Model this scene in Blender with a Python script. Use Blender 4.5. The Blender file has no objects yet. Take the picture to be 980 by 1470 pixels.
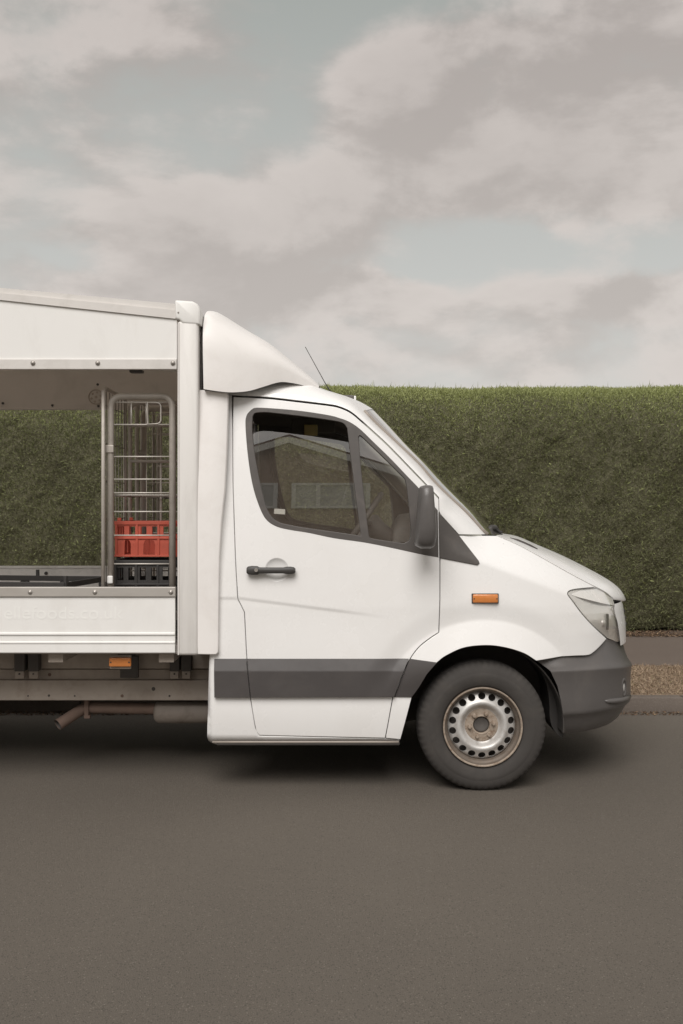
import bpy, bmesh, math, random
import numpy as np
from mathutils import Vector, Matrix
from mathutils.geometry import delaunay_2d_cdt

random.seed(7)
rng = np.random.default_rng(11)
S = bpy.context.scene
C = S.collection
PI = math.pi
R = math.radians

# ------------------------------------------------------------------ camera
CAM_D, CAM_H, FOC = 5.35, 1.515, 1428.0          # metres to the truck side, eye height, focal length in photo pixels
cd = bpy.data.cameras.new("camera")
cam = bpy.data.objects.new("camera", cd)
C.objects.link(cam)
cam.location = (0, -CAM_D, CAM_H)
cam.rotation_euler = (R(90), 0, 0)
cd.sensor_width = 36
cd.lens = FOC / 1470 * 36
cd.clip_start, cd.clip_end = 0.05, 3000
S.camera = cam

# ------------------------------------------------------------------ colour management
S.view_settings.view_transform = 'Standard'
S.view_settings.look = 'None'
S.view_settings.exposure = 1.2
S.view_settings.gamma = 1.0

# ------------------------------------------------------------------ sun and sky
SUN_EL, SUN_AZ = R(47), R(190)                     # azimuth clockwise from +Y (behind the camera, a little to its left)
sd = bpy.data.lights.new("sun", 'SUN')
sd.energy = 1.3
sd.angle = R(40)
sd.color = (1.0, 0.97, 0.94)
sun = bpy.data.objects.new("sun", sd)
C.objects.link(sun)
sv = Vector((math.sin(SUN_AZ) * math.cos(SUN_EL), math.cos(SUN_AZ) * math.cos(SUN_EL), math.sin(SUN_EL)))
sun.rotation_euler = sv.to_track_quat('Z', 'Y').to_euler()
sun.location = sv * 30


class NT:
    """small helper for node trees"""
    def __init__(s, tree):
        s.t = tree
        s.n = tree.nodes
        s.n.clear()

    def new(s, kind, ins=None, **props):
        n = s.n.new(kind)
        for k, v in props.items():
            setattr(n, k, v)
        for k, v in (ins or {}).items():
            sock = n.inputs[k]
            if hasattr(v, 'is_output'):
                s.t.links.new(v, sock)
            else:
                sock.default_value = v
        return n

    def math(s, op, a, b=0.0, clamp=False):
        n = s.new('ShaderNodeMath', {0: a, 1: b}, operation=op)
        n.use_clamp = clamp
        return n.outputs[0]

    def mix(s, f, a, b, blend='MIX'):
        n = s.new('ShaderNodeMix', data_type='RGBA', blend_type=blend)
        for k, v in ((0, f), (6, a), (7, b)):
            if hasattr(v, 'is_output'):
                s.t.links.new(v, n.inputs[k])
            else:
                n.inputs[k].default_value = v if k == 0 else (*v, 1)[:4]
        return n.outputs[2]

    def ramp(s, f, stops, interp='LINEAR'):
        n = s.new('ShaderNodeValToRGB', {0: f})
        cr = n.color_ramp
        cr.interpolation = interp
        while len(cr.elements) < len(stops):
            cr.elements.new(0.5)
        for e, (p, c) in zip(cr.elements, stops):
            e.position = p
            e.color = (c, c, c, 1) if isinstance(c, (int, float)) else (*c, 1)
        return n.outputs[0]

    def noise(s, vec, scale, detail=3, rough=0.5, dist=0.0, dims='3D'):
        n = s.new('ShaderNodeTexNoise', {'Scale': scale, 'Detail': detail, 'Roughness': rough, 'Distortion': dist})
        s.t.links.new(vec, n.inputs['Vector'])
        return n.outputs[0]


W = bpy.data.worlds.new("World")
S.world = W
W.use_nodes = True
nt = NT(W.node_tree)
sky = nt.new('ShaderNodeTexSky', sky_type='NISHITA', sun_disc=False, sun_elevation=SUN_EL, sun_rotation=SUN_AZ,
             air_density=1.0, dust_density=2.0, ozone_density=1.0)
geo = nt.new('ShaderNodeTexCoord').outputs['Generated']
sep = nt.new('ShaderNodeSeparateXYZ', {0: geo})
zz = nt.math('MAXIMUM', sep.outputs[2], 0.0)
# cumulus field: fractal noise over the whole dome, with the larger cloud banks and gaps of this sky laid into it
squash = nt.new('ShaderNodeMapping', {0: geo, 3: (1.0, 1.0, 1.9)}).outputs[0]
pvm = nt.new('ShaderNodeVectorMath', {0: squash, 1: (3.1, 1.35, 0.4)}, operation='ADD').outputs[0]
n1 = nt.noise(pvm, 4.6, 10, 0.555, 0.15)
pv2 = nt.new('ShaderNodeVectorMath', {0: squash, 1: (3.085, 1.35, 0.452)}, operation='ADD').outputs[0]
n2 = nt.noise(pv2, 4.6, 8, 0.53, 0.15)
warp = nt.math('MULTIPLY', nt.math('SUBTRACT', nt.noise(pvm, 9.0, 5, 0.55), 0.5), 0.13)
yy = nt.math('MAXIMUM', sep.outputs[1], 0.05)
uu = nt.math('ADD', nt.math('DIVIDE', sep.outputs[0], yy), warp)
vv = nt.math('ADD', nt.math('DIVIDE', sep.outputs[2], yy), nt.math('MULTIPLY', warp, 0.6))
BANKS = [(800, 150, 250, 120, 0.20), (640, 240, 260, 110, 0.20), (880, 265, 170, 70, 0.18), (470, 320, 150, 90, 0.10), (560, 90, 130, 60, 0.10), (210, 325, 110, 55, 0.15),
         (250, 110, 170, 120, -0.02), (60, 60, 90, 90, -0.02), (470, 430, 330, 45, 0.17), (910, 430, 130, 38, 0.20), (250, 420, 220, 45, 0.14), (760, 510, 330, 32, 0.10),
         (420, 30, 110, 50, -0.12), (430, 150, 60, 110, -0.10), (330, 210, 120, 60, -0.09), (60, 260, 110, 120, -0.08), (800, 355, 200, 34, -0.22), (130, 362, 80, 26, -0.14), (560, 5, 260, 28, -0.08), (600, 385, 110, 20, -0.12)]
bank = 0.0
for px_, py_, rx_, ry_, am_ in BANKS:
    du = nt.math('DIVIDE', nt.math('SUBTRACT', uu, (px_ - 490) / FOC), rx_ / FOC)
    dv = nt.math('DIVIDE', nt.math('SUBTRACT', vv, (735 - py_) / FOC), ry_ / FOC)
    q_ = nt.math('ADD', nt.math('MULTIPLY', du, du), nt.math('MULTIPLY', dv, dv))
    bank = nt.math('ADD', bank, nt.math('MULTIPLY', nt.math('EXPONENT', nt.math('MULTIPLY', q_, -1.0)), am_))
front_ = nt.ramp(sep.outputs[1], [(0.1, 0.0), (0.45, 1.0)], 'EASE')
n1 = nt.math('ADD', n1, nt.math('MULTIPLY', bank, front_))
dens2 = nt.math('ADD', n2, nt.math('MULTIPLY', bank, front_))
cover = nt.ramp(n1, [(0.37, 0.0), (0.60, 1.0)], 'EASE')
shade = nt.ramp(nt.math('ADD', nt.math('MULTIPLY', nt.math('SUBTRACT', n1, dens2), 5.0), 0.56), [(0.08, 0.0), (0.92, 1.0)], 'EASE')
thick = nt.ramp(n1, [(0.58, 0.0), (0.86, 1.0)])
SK = 3.15                                               # level of the pale sky before the 0.1 strength
pale_hi = tuple(SK * v for v in (0.53, 0.55, 0.505))
pale_lo = tuple(SK * v for v in (0.92, 0.895, 0.84))
haze = nt.ramp(zz, [(0.0, 1.0), (0.22, 0.62), (0.46, 0.0)])
pale = nt.mix(haze, pale_hi, pale_lo)
clear = nt.mix(0.045, pale, sky.outputs[0])
c_lit = tuple(SK * v for v in (0.945, 0.867, 0.82))
c_dark = tuple(SK * v for v in (0.68, 0.622, 0.586))
cloud = nt.mix(shade, c_dark, c_lit)
cloud = nt.mix(nt.math('MULTIPLY', thick, 0.5), cloud, tuple(SK * v for v in (0.66, 0.60, 0.567)))
cloud = nt.mix(nt.math('MULTIPLY', haze, 0.3), cloud, pale_lo)
high = nt.ramp(zz, [(0.15, 0.0), (0.50, 1.0)])                # the overcast thins and dims towards the zenith
cloud = nt.mix(nt.math('MULTIPLY', high, 0.17), cloud, (0.0, 0.0, 0.0))
col = nt.mix(cover, clear, cloud)
bg = nt.new('ShaderNodeBackground', {'Color': col, 'Strength': 0.1})
out = nt.new('ShaderNodeOutputWorld', {0: bg.outputs[0]})

S.cycles.max_bounces = 8
S.cycles.transparent_max_bounces = 16

# ------------------------------------------------------------------ materials
MATS = {}


def mat(name, base, rough=0.5, metal=0.0, spec=0.5, var=0.0, vscale=6.0, bump=0.0, bscale=40.0, dirt=None, dscale=3.0,
        damt=0.0, coat=0.0, stretch=None):
    """procedural principled material: a base colour with noise variation, patches of dirt and a fine relief"""
    m = bpy.data.materials.new(name)
    m.use_nodes = True
    t = NT(m.node_tree)
    vec = t.new('ShaderNodeTexCoord').outputs['Object']
    if stretch:
        vec = t.new('ShaderNodeMapping', {0: vec, 3: stretch}).outputs[0]
    c = tuple(base)
    f = t.noise(vec, vscale, 5, 0.6)
    lo = tuple(v * (1 - var) for v in c)
    hi = tuple(min(1, v * (1 + var)) for v in c)
    colr = t.mix(f, lo, hi)
    if dirt:
        d = t.ramp(t.noise(vec, dscale, 8, 0.68, 0.4), [(0.48, 0.0), (0.72, 1.0)])
        colr = t.mix(t.math('MULTIPLY', d, damt), colr, dirt)
    p = t.new('ShaderNodeBsdfPrincipled', {'Base Color': colr, 'Metallic': metal, 'Specular IOR Level': spec,
                                           'Coat Weight': coat, 'Coat Roughness': 0.12})
    rr = t.math('ADD', t.math('MULTIPLY', t.math('SUBTRACT', t.noise(vec, vscale * 2.7, 4, 0.6), 0.5), 0.22), rough, True)
    t.t.links.new(rr, p.inputs['Roughness'])
    if bump:
        b = t.new('ShaderNodeBump', {'Strength': 1.0, 'Distance': bump, 'Height': t.noise(vec, bscale, 4, 0.65)})
        t.t.links.new(b.outputs[0], p.inputs['Normal'])
    t.new('ShaderNodeOutputMaterial', {0: p.outputs[0]})
    MATS[name] = m
    return m


WHITE = mat('white_paint', (0.825, 0.812, 0.797), 0.27, var=0.025, vscale=2.0, dirt=(0.60, 0.56, 0.51), dscale=1.4, damt=0.14, coat=0.4)
BOXW = mat('box_paint', (0.80, 0.785, 0.76), 0.48, var=0.03, vscale=1.6, dirt=(0.44, 0.40, 0.35), dscale=3.2, damt=0.22, stretch=(1, 1, 0.35))
PINKW = mat('fairing_gelcoat', (0.81, 0.78, 0.755), 0.45, var=0.03, vscale=2.2, dirt=(0.48, 0.42, 0.37), dscale=4.0, damt=0.2)
POSTW = mat('post_paint', (0.745, 0.72, 0.69), 0.45, var=0.05, vscale=5, dirt=(0.36, 0.33, 0.30), dscale=7.0, damt=0.28, stretch=(1, 1, 0.18))
ALU = mat('aluminium', (0.46, 0.43, 0.395), 0.5, metal=0.35, var=0.08, vscale=9, dirt=(0.28, 0.24, 0.20), dscale=5, damt=0.35, stretch=(0.3, 1, 1))
ALUW = mat('painted_rail', (0.66, 0.63, 0.60), 0.45, var=0.05, vscale=7, dirt=(0.36, 0.33, 0.29), dscale=6, damt=0.3)
INNER = mat('inner_panel', (0.52, 0.475, 0.44), 0.7, var=0.08, vscale=4, dirt=(0.3, 0.27, 0.24), dscale=5, damt=0.3)
INALU = mat('inner_dropside', (0.80, 0.795, 0.78), 0.6, var=0.06, vscale=5, dirt=(0.26, 0.25, 0.24), dscale=5, damt=0.4)
PLASTIC = mat('bumper_plastic', (0.100, 0.092, 0.088), 0.33, var=0.08, vscale=3.5, dirt=(0.16, 0.145, 0.132), dscale=3.5, damt=0.4, bump=0.0004, bscale=700)
STRIPE = mat('rub_strip_plastic', (0.062, 0.055, 0.053), 0.5, var=0.06, vscale=4, dirt=(0.10, 0.09, 0.083), dscale=5, damt=0.35)
BLACK = mat('black_plastic', (0.05, 0.046, 0.043), 0.5, var=0.1, vscale=8)
SEAL = mat('rubber_seal', (0.075, 0.066, 0.06), 0.55, var=0.08, vscale=12, dirt=(0.14, 0.12, 0.105), dscale=9, damt=0.4)
TRIMG = mat('windscreen_trim', (0.30, 0.26, 0.225), 0.5, var=0.12, vscale=14)
DARK = mat('cab_trim', (0.15, 0.133, 0.12), 0.75, var=0.1, vscale=10)
DASHM = mat('dash_plastic', (0.16, 0.145, 0.133), 0.65, var=0.08, vscale=10, bump=0.0004, bscale=300)
LINER = mat('headliner_fabric', (0.19, 0.165, 0.145), 0.85, var=0.06, vscale=20)
PILLAR = mat('pillar_trim', (0.74, 0.69, 0.63), 0.7, var=0.05, vscale=10)
UNDER = mat('chassis_steel', (0.40, 0.345, 0.295), 0.75, var=0.14, vscale=7, dirt=(0.24, 0.19, 0.15), dscale=7, damt=0.6)
UNDERD = mat('underbody_paint', (0.085, 0.076, 0.069), 0.8, var=0.15, vscale=8)
RUSTY = mat('rusty_exhaust', (0.17, 0.115, 0.09), 0.85, var=0.25, vscale=14, dirt=(0.16, 0.12, 0.09), dscale=12, damt=0.5)
MUFF = mat('muffler_steel', (0.24, 0.205, 0.175), 0.7, var=0.12, vscale=9, dirt=(0.10, 0.07, 0.05), dscale=9, damt=0.5)
TYRE = mat('tyre_rubber', (0.046, 0.041, 0.037), 0.82, var=0.12, vscale=7, dirt=(0.085, 0.074, 0.063), dscale=6, damt=0.45, bump=0.0006, bscale=160)
SILVER = mat('wheel_silver', (0.56, 0.545, 0.525), 0.42, metal=0.35, var=0.06, vscale=12, dirt=(0.27, 0.21, 0.16), dscale=17, damt=0.5)
RUST = mat('rusty_steel', (0.33, 0.27, 0.215), 0.75, metal=0.1, var=0.3, vscale=40, dirt=(0.14, 0.08, 0.043), dscale=34, damt=1.0)
RIMD = mat('rim_steel', (0.17, 0.14, 0.115), 0.6, metal=0.3, var=0.2, vscale=22, dirt=(0.14, 0.09, 0.055), dscale=18, damt=0.7)
AMBER = mat('amber_lens', (0.62, 0.215, 0.055), 0.25, var=0.14, vscale=45, bump=0.001, bscale=120, coat=0.5)
STEEL = mat('galvanised_tube', (0.46, 0.42, 0.375), 0.5, metal=0.2, var=0.1, vscale=18, dirt=(0.20, 0.17, 0.14), dscale=12, damt=0.4)
WIRED = mat('dull_wire', (0.22, 0.195, 0.17), 0.55, metal=0.2, var=0.1, vscale=20)
WIRE = mat('galvanised_wire', (0.56, 0.525, 0.475), 0.45, metal=0.3, var=0.1, vscale=20)
REDP = mat('red_crate_plastic', (0.46, 0.083, 0.048), 0.55, var=0.08, vscale=9, dirt=(0.34, 0.10, 0.07), dscale=8, damt=0.4)
BLKP = mat('black_crate_plastic', (0.036, 0.033, 0.031), 0.55, var=0.1, vscale=9)
CHROME = mat('lamp_reflector', (0.80, 0.785, 0.76), 0.22, metal=0.55, var=0.03, vscale=8)
BOLT = mat('zinc_bolt', (0.40, 0.37, 0.34), 0.45, metal=0.6, var=0.1, vscale=40)
GHOST = mat('letter_ghost', (0.822, 0.813, 0.782), 0.5, var=0.04, vscale=9)
STICK = mat('paper_sticker', (0.62, 0.60, 0.56), 0.7, var=0.03, vscale=20)
VISOR = mat('yellow_label', (0.85, 0.66, 0.30), 0.7, var=0.1, vscale=30)


ARCHM = mat('arch_liner_plastic', (0.05, 0.045, 0.041), 0.85, var=0.15, vscale=8, dirt=(0.075, 0.066, 0.057), dscale=6, damt=0.5)


def glass(name, tint, boost=1.6, base=0.02, rough=0.0):
    m = bpy.data.materials.new(name)
    m.use_nodes = True
    t = NT(m.node_tree)
    vec = t.new('ShaderNodeTexCoord').outputs['Object']
    bf_ = t.new('ShaderNodeNewGeometry').outputs['Backfacing']
    ior = t.math('SUBTRACT', 1.5, t.math('MULTIPLY', bf_, 1.5 - 1 / 1.5))     # a thin pane reflects alike from both sides
    fr = t.new('ShaderNodeFresnel', {'IOR': ior}).outputs[0]
    dust = t.noise(vec, 3.0, 6, 0.6)
    fac = t.math('ADD', t.math('MULTIPLY', fr, boost), base, True)
    tr = t.new('ShaderNodeBsdfTransparent', {'Color': (*tint, 1)})
    gl = t.new('ShaderNodeBsdfGlossy', {'Color': (1, 1, 1, 1), 'Roughness': rough})
    df = t.new('ShaderNodeBsdfDiffuse', {'Color': (0.55, 0.5, 0.45, 1)})
    mx = t.new('ShaderNodeMixShader', {0: fac, 1: tr.outputs[0], 2: gl.outputs[0]})
    mx2 = t.new('ShaderNodeMixShader', {0: t.math('MULTIPLY', dust, 0.075), 1: mx.outputs[0], 2: df.outputs[0]})
    t.new('ShaderNodeOutputMaterial', {0: mx2.outputs[0]})
    return m


GLASS = glass('door_glass', (0.98, 0.985, 0.965), 1.9, 0.19)
WSGLASS = glass('windscreen_glass', (0.80, 0.85, 0.81), 1.8, 0.03)
LENS = glass('lamp_lens', (0.99, 0.985, 0.97), 1.5, 0.03)

GRP = bpy.data.materials.new('translucent_grp')
GRP.use_nodes = True
t = NT(GRP.node_tree)
v_ = t.new('ShaderNodeTexCoord').outputs['Object']
c_ = t.mix(t.noise(v_, 4, 4), (0.74, 0.70, 0.64), (0.84, 0.80, 0.74))
t.new('ShaderNodeOutputMaterial', {0: t.new('ShaderNodeMixShader', {0: 0.45, 1: t.new('ShaderNodeBsdfDiffuse', {'Color': c_}).outputs[0],
      2: t.new('ShaderNodeBsdfTranslucent', {'Color': c_}).outputs[0]}).outputs[0]})

# ------------------------------------------------------------------ object helpers
WLOC = {}


def tag(o, label=None, cat=None, group=None, kind=None):
    if label: o['label'] = label
    if cat: o['category'] = cat
    if group: o['group'] = group
    if kind: o['kind'] = kind
    return o


def empty(name, loc, parent=None):
    o = bpy.data.objects.new(name, None)
    C.objects.link(o)
    base = WLOC[parent.name] if parent else Vector((0, 0, 0))
    o.location = Vector(loc) - base
    o.parent = parent
    o.empty_display_size = 0.2
    WLOC[o.name] = Vector(loc)
    return o


def mk(name, verts, faces, m, parent=None, smooth=False, mirror=None):
    """one mesh object from world-space vertices; mirror = y of a plane to reflect them in"""
    base = WLOC[parent.name] if parent else Vector((0, 0, 0))
    vs = [Vector(v) for v in verts]
    if mirror is not None:
        vs = [Vector((v.x, 2 * mirror - v.y, v.z)) for v in vs]
        faces = [tuple(reversed(f)) for f in faces]
    me = bpy.data.meshes.new(name)
    me.from_pydata([v - base for v in vs], [], faces)
    if smooth:
        me.polygons.foreach_set('use_smooth', [True] * len(me.polygons))
    me.materials.append(m)
    me.update()
    o = bpy.data.objects.new(name, me)
    C.objects.link(o)
    o.parent = parent
    WLOC[o.name] = base
    return o


class MB:
    """collects solids as vertices and faces"""
    def __init__(s):
        s.v, s.f = [], []

    def add(s, v, f):
        k = len(s.v)
        s.v += [Vector(a) for a in v]
        s.f += [tuple(i + k for i in q) for q in f]
        return s

    def box(s, x0, x1, y0, y1, z0, z1, bev=0.0, M=None):
        if bev > 0:
            bm = bmesh.new()
            bmesh.ops.create_cube(bm, size=1)
            for v in bm.verts:
                v.co = Vector(((x0 + x1) / 2 + v.co.x * (x1 - x0), (y0 + y1) / 2 + v.co.y * (y1 - y0), (z0 + z1) / 2 + v.co.z * (z1 - z0)))
            bmesh.ops.bevel(bm, geom=bm.edges[:], offset=bev, segments=2, profile=0.5, affect='EDGES')
            bm.verts.index_update()
            v = [a.co.copy() for a in bm.verts]
            f = [tuple(a.index for a in q.verts) for q in bm.faces]
            bm.free()
        else:
            v = [Vector((x, y, z)) for z in (z0, z1) for y in (y0, y1) for x in (x0, x1)]
            f = [(0, 2, 3, 1), (4, 5, 7, 6), (0, 1, 5, 4), (2, 6, 7, 3), (0, 4, 6, 2), (1, 3, 7, 5)]
        if M:
            v = [M @ a for a in v]
        return s.add(v, f)

    def tube(s, pts, r, n=8, closed=False, caps=True):
        pts = [Vector(p) for p in pts]
        N = len(pts)
        rs = r if isinstance(r, (list, tuple)) else [r] * N
        rings = []
        prev = None
        for i, p in enumerate(pts):
            if closed:
                d = pts[(i + 1) % N] - pts[i - 1]
            else:
                d = pts[min(i + 1, N - 1)] - pts[max(i - 1, 0)]
            d.normalize()
            if prev is None:
                a = Vector((0, 0, 1)) if abs(d.z) < 0.9 else Vector((1, 0, 0))
                u = d.cross(a).normalized()
            else:
                u = (prev - d * prev.dot(d)).normalized()
            prev = u
            w = d.cross(u)
            rings.append([p + (u * math.cos(2 * PI * k / n) + w * math.sin(2 * PI * k / n)) * rs[i] for k in range(n)])
        v = [a for q in rings for a in q]
        f = []
        for i in range(N if closed else N - 1):
            j = (i + 1) % N
            for k in range(n):
                l = (k + 1) % n
                f.append((i * n + k, i * n + l, j * n + l, j * n + k))
        if caps and not closed:
            f.append(tuple(reversed(range(n))))
            f.append(tuple(range((N - 1) * n, N * n)))
        return s.add(v, f)

    def prism(s, poly, y0, y1):
        """polygon of (x, z) extruded from y0 to y1"""
        n = len(poly)
        v = [(x, y0, z) for x, z in poly] + [(x, y1, z) for x, z in poly]
        f = [tuple(range(n)), tuple(reversed(range(n, 2 * n)))]
        f += [(i, i + n, (i + 1) % n + n, (i + 1) % n) for i in range(n)]
        return s.add(v, f)

    def lathe(s, prof, cx, cz, n=64, a0=0, a1=2 * PI):
        """profile of (y, r) turned about the axis through (cx, cz) along y"""
        full = abs(a1 - a0 - 2 * PI) < 1e-6
        m = n if full else n + 1
        v = []
        for k in range(m):
            a = a0 + (a1 - a0) * k / n
            for y, r in prof:
                v.append((cx + r * math.cos(a), y, cz + r * math.sin(a)))
        q = len(prof)
        f = []
        for k in range(n):
            l = (k + 1) % m
            for i in range(q - 1):
                f.append((k * q + i, k * q + i + 1, l * q + i + 1, l * q + i))
        return s.add(v, f)

    def done(s, name, m, parent=None, smooth=False, mirror=None):
        return mk(name, s.v, s.f, m, parent, smooth, mirror)


def edge_split_smooth(o, ang=35):
    """smooth shading that keeps creases"""
    me = o.data
    me.polygons.foreach_set('use_smooth', [True] * len(me.polygons))
    bm = bmesh.new()
    bm.from_mesh(me)
    for e in bm.edges:
        if len(e.link_faces) == 2 and e.calc_face_angle(0) > R(ang):
            e.smooth = False
    bm.to_mesh(me)
    bm.free()
    return o


def U(px, py, Y):
    """the point at depth Y seen at pixel px, py of the photograph"""
    k = (CAM_D + Y) / FOC
    return Vector(((px - 490) * k, Y, CAM_H + (735 - py) * k))


def cr(pts, n=6):
    """Catmull-Rom curve through points"""
    P = [np.array(p, float) for p in pts]
    P = [2 * P[0] - P[1]] + P + [2 * P[-1] - P[-2]]
    o = []
    for i in range(1, len(P) - 2):
        a, b, c, d = P[i - 1:i + 3]
        for k in range(n):
            t = k / n
            o.append(0.5 * (2 * b + (c - a) * t + (2 * a - 5 * b + 4 * c - d) * t * t + (3 * b - a - 3 * c + d) * t ** 3))
    o.append(P[-2])
    return [tuple(q) for q in o]


def resample(pts, n):
    P = np.array([tuple(p) for p in pts], float)
    d = np.r_[0, np.cumsum(np.linalg.norm(np.diff(P, axis=0), axis=1))]
    t = np.linspace(0, d[-1], n)
    return [tuple(np.interp(x, d, P[:, k]) for k in range(P.shape[1])) for x in t]


def sstep(a, b, x):
    t = min(1, max(0, (x - a) / (b - a)))
    return t * t * (3 - 2 * t)


# ------------------------------------------------------------------ the shape of the cab's side
YC = 1.0                                    # centre plane of the cab
WX, WZ = 0.766, 0.3495                       # front wheel centre
NX0, NEXP = 0.62, 2.5


def xfront(z):
    """how far forward the nose reaches at the centre line"""
    return float(np.interp(z, [0.2, 0.60, 0.72, 0.85, 0.96, 1.05, 1.4], [1.735, 1.74, 1.745, 1.743, 1.725, 1.69, 1.55]))


def f_side(x, z):
    y = 0.0
    t = (z - 1.0) / 1.1
    if t > 0:
        y += 0.04 * t + 0.07 * t * t
    if z < 0.5:
        y += 0.03 * ((0.5 - z) / 0.25) ** 2
    u = (x - NX0) / (xfront(z) - NX0)
    if u > 0:
        u = min(u, 0.995)
        y += 1 - (1 - u ** NEXP) ** (1 / NEXP)
    # shoulder above the wing crease
    zc = 1.25 - 0.375 * (x - 0.74)
    h = z - zc
    w = sstep(0.52, 0.80, x)
    if h > -0.014 and w > 0:
        h = h if h > 0.014 else (h + 0.014) ** 2 / 0.056
        y += w * (0.44 * h + 2.6 * h * h)
    # crease along the door, fading forwards
    zd = float(np.interp(x, [-0.7, -0.55, 0.28], [1.05, 1.05, 0.945]))
    wd = 1 - sstep(-0.1, 0.3, x)
    if wd > 0:
        y += wd * 0.005 * sstep(0.012, -0.012, z - zd) * sstep(-0.30, -0.012, z - zd)
    # flare round the wheel arch
    r = math.hypot(x - WX, z - WZ)
    if z > 0.5:
        k = sstep(0.5, 0.72, z)
        k *= 1 - sstep(0.34, 0.50, x - WX) * 0.5
        y += k * 0.009 * sstep(0.70, 0.583, r)
        d = 0.583 - r
        d = d if d > 0.008 else (d + 0.008) ** 2 / 0.032 if d > -0.008 else 0
        y -= k * 0.26 * d
    # dished recess behind the door handle
    hr = math.hypot(x - HX, z - HZ)
    if hr < 0.062:
        y += 0.020 * (1 - (hr / 0.062) ** 2) ** 0.8
    return y


HX, HZ = 9, 9
_p = U(397, 818, 0.002)
HX, HZ = _p.x, _p.z


def inv(px, py, f=f_side, off=0.0):
    """the side surface's point (x, z) seen at a photo pixel"""
    prev = None
    best = (1e9, None)
    for i in range(0, 240):
        Y = -0.12 + i * 0.005
        p = U(px, py, Y)
        g = Y - (f(p.x, p.z) - off)
        if abs(g) < best[0]:
            best = (abs(g), p)
        if prev is not None and prev[1] < 0 <= g:
            a, b = prev[0], Y
            for _ in range(18):
                m = (a + b) / 2
                p = U(px, py, m)
                if m - (f(p.x, p.z) - off) < 0: a = m
                else: b = m
            return (p.x, p.z)
        prev = (Y, g)
    return (best[1].x, best[1].z)


def area(P):
    return 0.5 * sum(P[i][0] * P[(i + 1) % len(P)][1] - P[(i + 1) % len(P)][0] * P[i][1] for i in range(len(P)))


def clean(P, eps=1e-4):
    o = []
    for p in P:
        if not o or math.hypot(p[0] - o[-1][0], p[1] - o[-1][1]) > eps:
            o.append(tuple(p))
    if math.hypot(o[0][0] - o[-1][0], o[0][1] - o[-1][1]) < eps:
        o.pop()
    return o


def densify(P, step):
    o = []
    for i in range(len(P)):
        a, b = P[i], P[(i + 1) % len(P)]
        n = max(1, int(math.ceil(math.hypot(b[0] - a[0], b[1] - a[1]) / step)))
        for k in range(n):
            o.append((a[0] + (b[0] - a[0]) * k / n, a[1] + (b[1] - a[1]) * k / n))
    return o


def inset(P, d):
    """polygon moved inwards by d (counter-clockwise input)"""
    n = len(P)
    o = []
    for i in range(n):
        a, b, c = np.array(P[i - 1]), np.array(P[i]), np.array(P[(i + 1) % n])
        e1, e2 = b - a, c - b
        e1 /= np.linalg.norm(e1) + 1e-12
        e2 /= np.linalg.norm(e2) + 1e-12
        n1, n2 = np.array((-e1[1], e1[0])), np.array((-e2[1], e2[0]))
        m = n1 + n2
        L = np.linalg.norm(m)
        if L < 1e-6:
            o.append(tuple(b)); continue
        m /= L
        k = d / max(0.45, float(m @ n1))
        o.append(tuple(b + m * k))
    return o


def inside(Q, P):
    Q = np.asarray(Q, float)
    x, y = Q[:, 0], Q[:, 1]
    r = np.zeros(len(Q), bool)
    for i in range(len(P)):
        x1, y1 = P[i - 1]
        x2, y2 = P[i]
        if y1 == y2: continue
        c = ((y1 > y) != (y2 > y)) & (x < (x2 - x1) * (y - y1) / (y2 - y1) + x1)
        r ^= c
    return r


def dist_to(Q, P):
    Q = np.asarray(Q, float)
    d = np.full(len(Q), 1e9)
    for i in range(len(P)):
        a, b = np.array(P[i - 1]), np.array(P[i])
        ab = b - a
        t = np.clip(((Q - a) @ ab) / (ab @ ab + 1e-12), 0, 1)
        d = np.minimum(d, np.linalg.norm(Q - a - t[:, None] * ab, axis=1))
    return d


def sheet(outline, holes, step, extra=()):
    """triangulates a polygon with holes and evenly spread inner points; returns points, triangles, boundary loops"""
    loops = []
    O = clean(outline)
    if area(O) < 0: O.reverse()
    loops.append(densify(O, step))
    for h in holes:
        H = clean(h)
        if area(H) > 0: H.reverse()
        loops.append(densify(H, step))
    xs = [p[0] for p in O]; ys = [p[1] for p in O]
    gx = np.arange(min(xs), max(xs), step); gy = np.arange(min(ys), max(ys), step)
    G = np.array([(x + (0.5 * step if j % 2 else 0), y) for j, y in enumerate(gy) for x in gx])
    if len(G):
        k = inside(G, loops[0])
        for h in loops[1:]: k &= ~inside(G, h)
        G = G[k]
        for l in loops:
            if len(G): G = G[dist_to(G, l) > 0.45 * step]
    if len(extra):
        ex_ = np.array([tuple(e) for e in extra])
        k = inside(ex_, loops[0])
        for h in loops[1:]: k &= ~inside(ex_, h)
        ex_ = ex_[k]
        for l in loops:
            if len(ex_): ex_ = ex_[dist_to(ex_, l) > 0.004]
        if len(ex_):
            k = np.array([np.min(np.hypot(ex_[:, 0] - g[0], ex_[:, 1] - g[1])) > 0.006 for g in G])
            G = np.r_[G[k], ex_]
    pts, edges = [], []
    for l in loops:
        b = len(pts)
        pts += l
        edges += [(b + i, b + (i + 1) % len(l)) for i in range(len(l))]
    pts += [tuple(g) for g in G]
    v, e, f, ov, oe, of = delaunay_2d_cdt([Vector(p) for p in pts], edges, [], 0, 1e-7)
    V = [(p.x, p.y) for p in v]
    cen = np.array([np.mean([V[i] for i in t], axis=0) for t in f])
    k = inside(cen, loops[0])
    for h in loops[1:]: k &= ~inside(cen, h)
    T = [tuple(t) for t, q in zip(f, k) if q and abs(area([V[i] for i in t])) > 2e-3 * step * step]
    return V, T, loops


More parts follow.
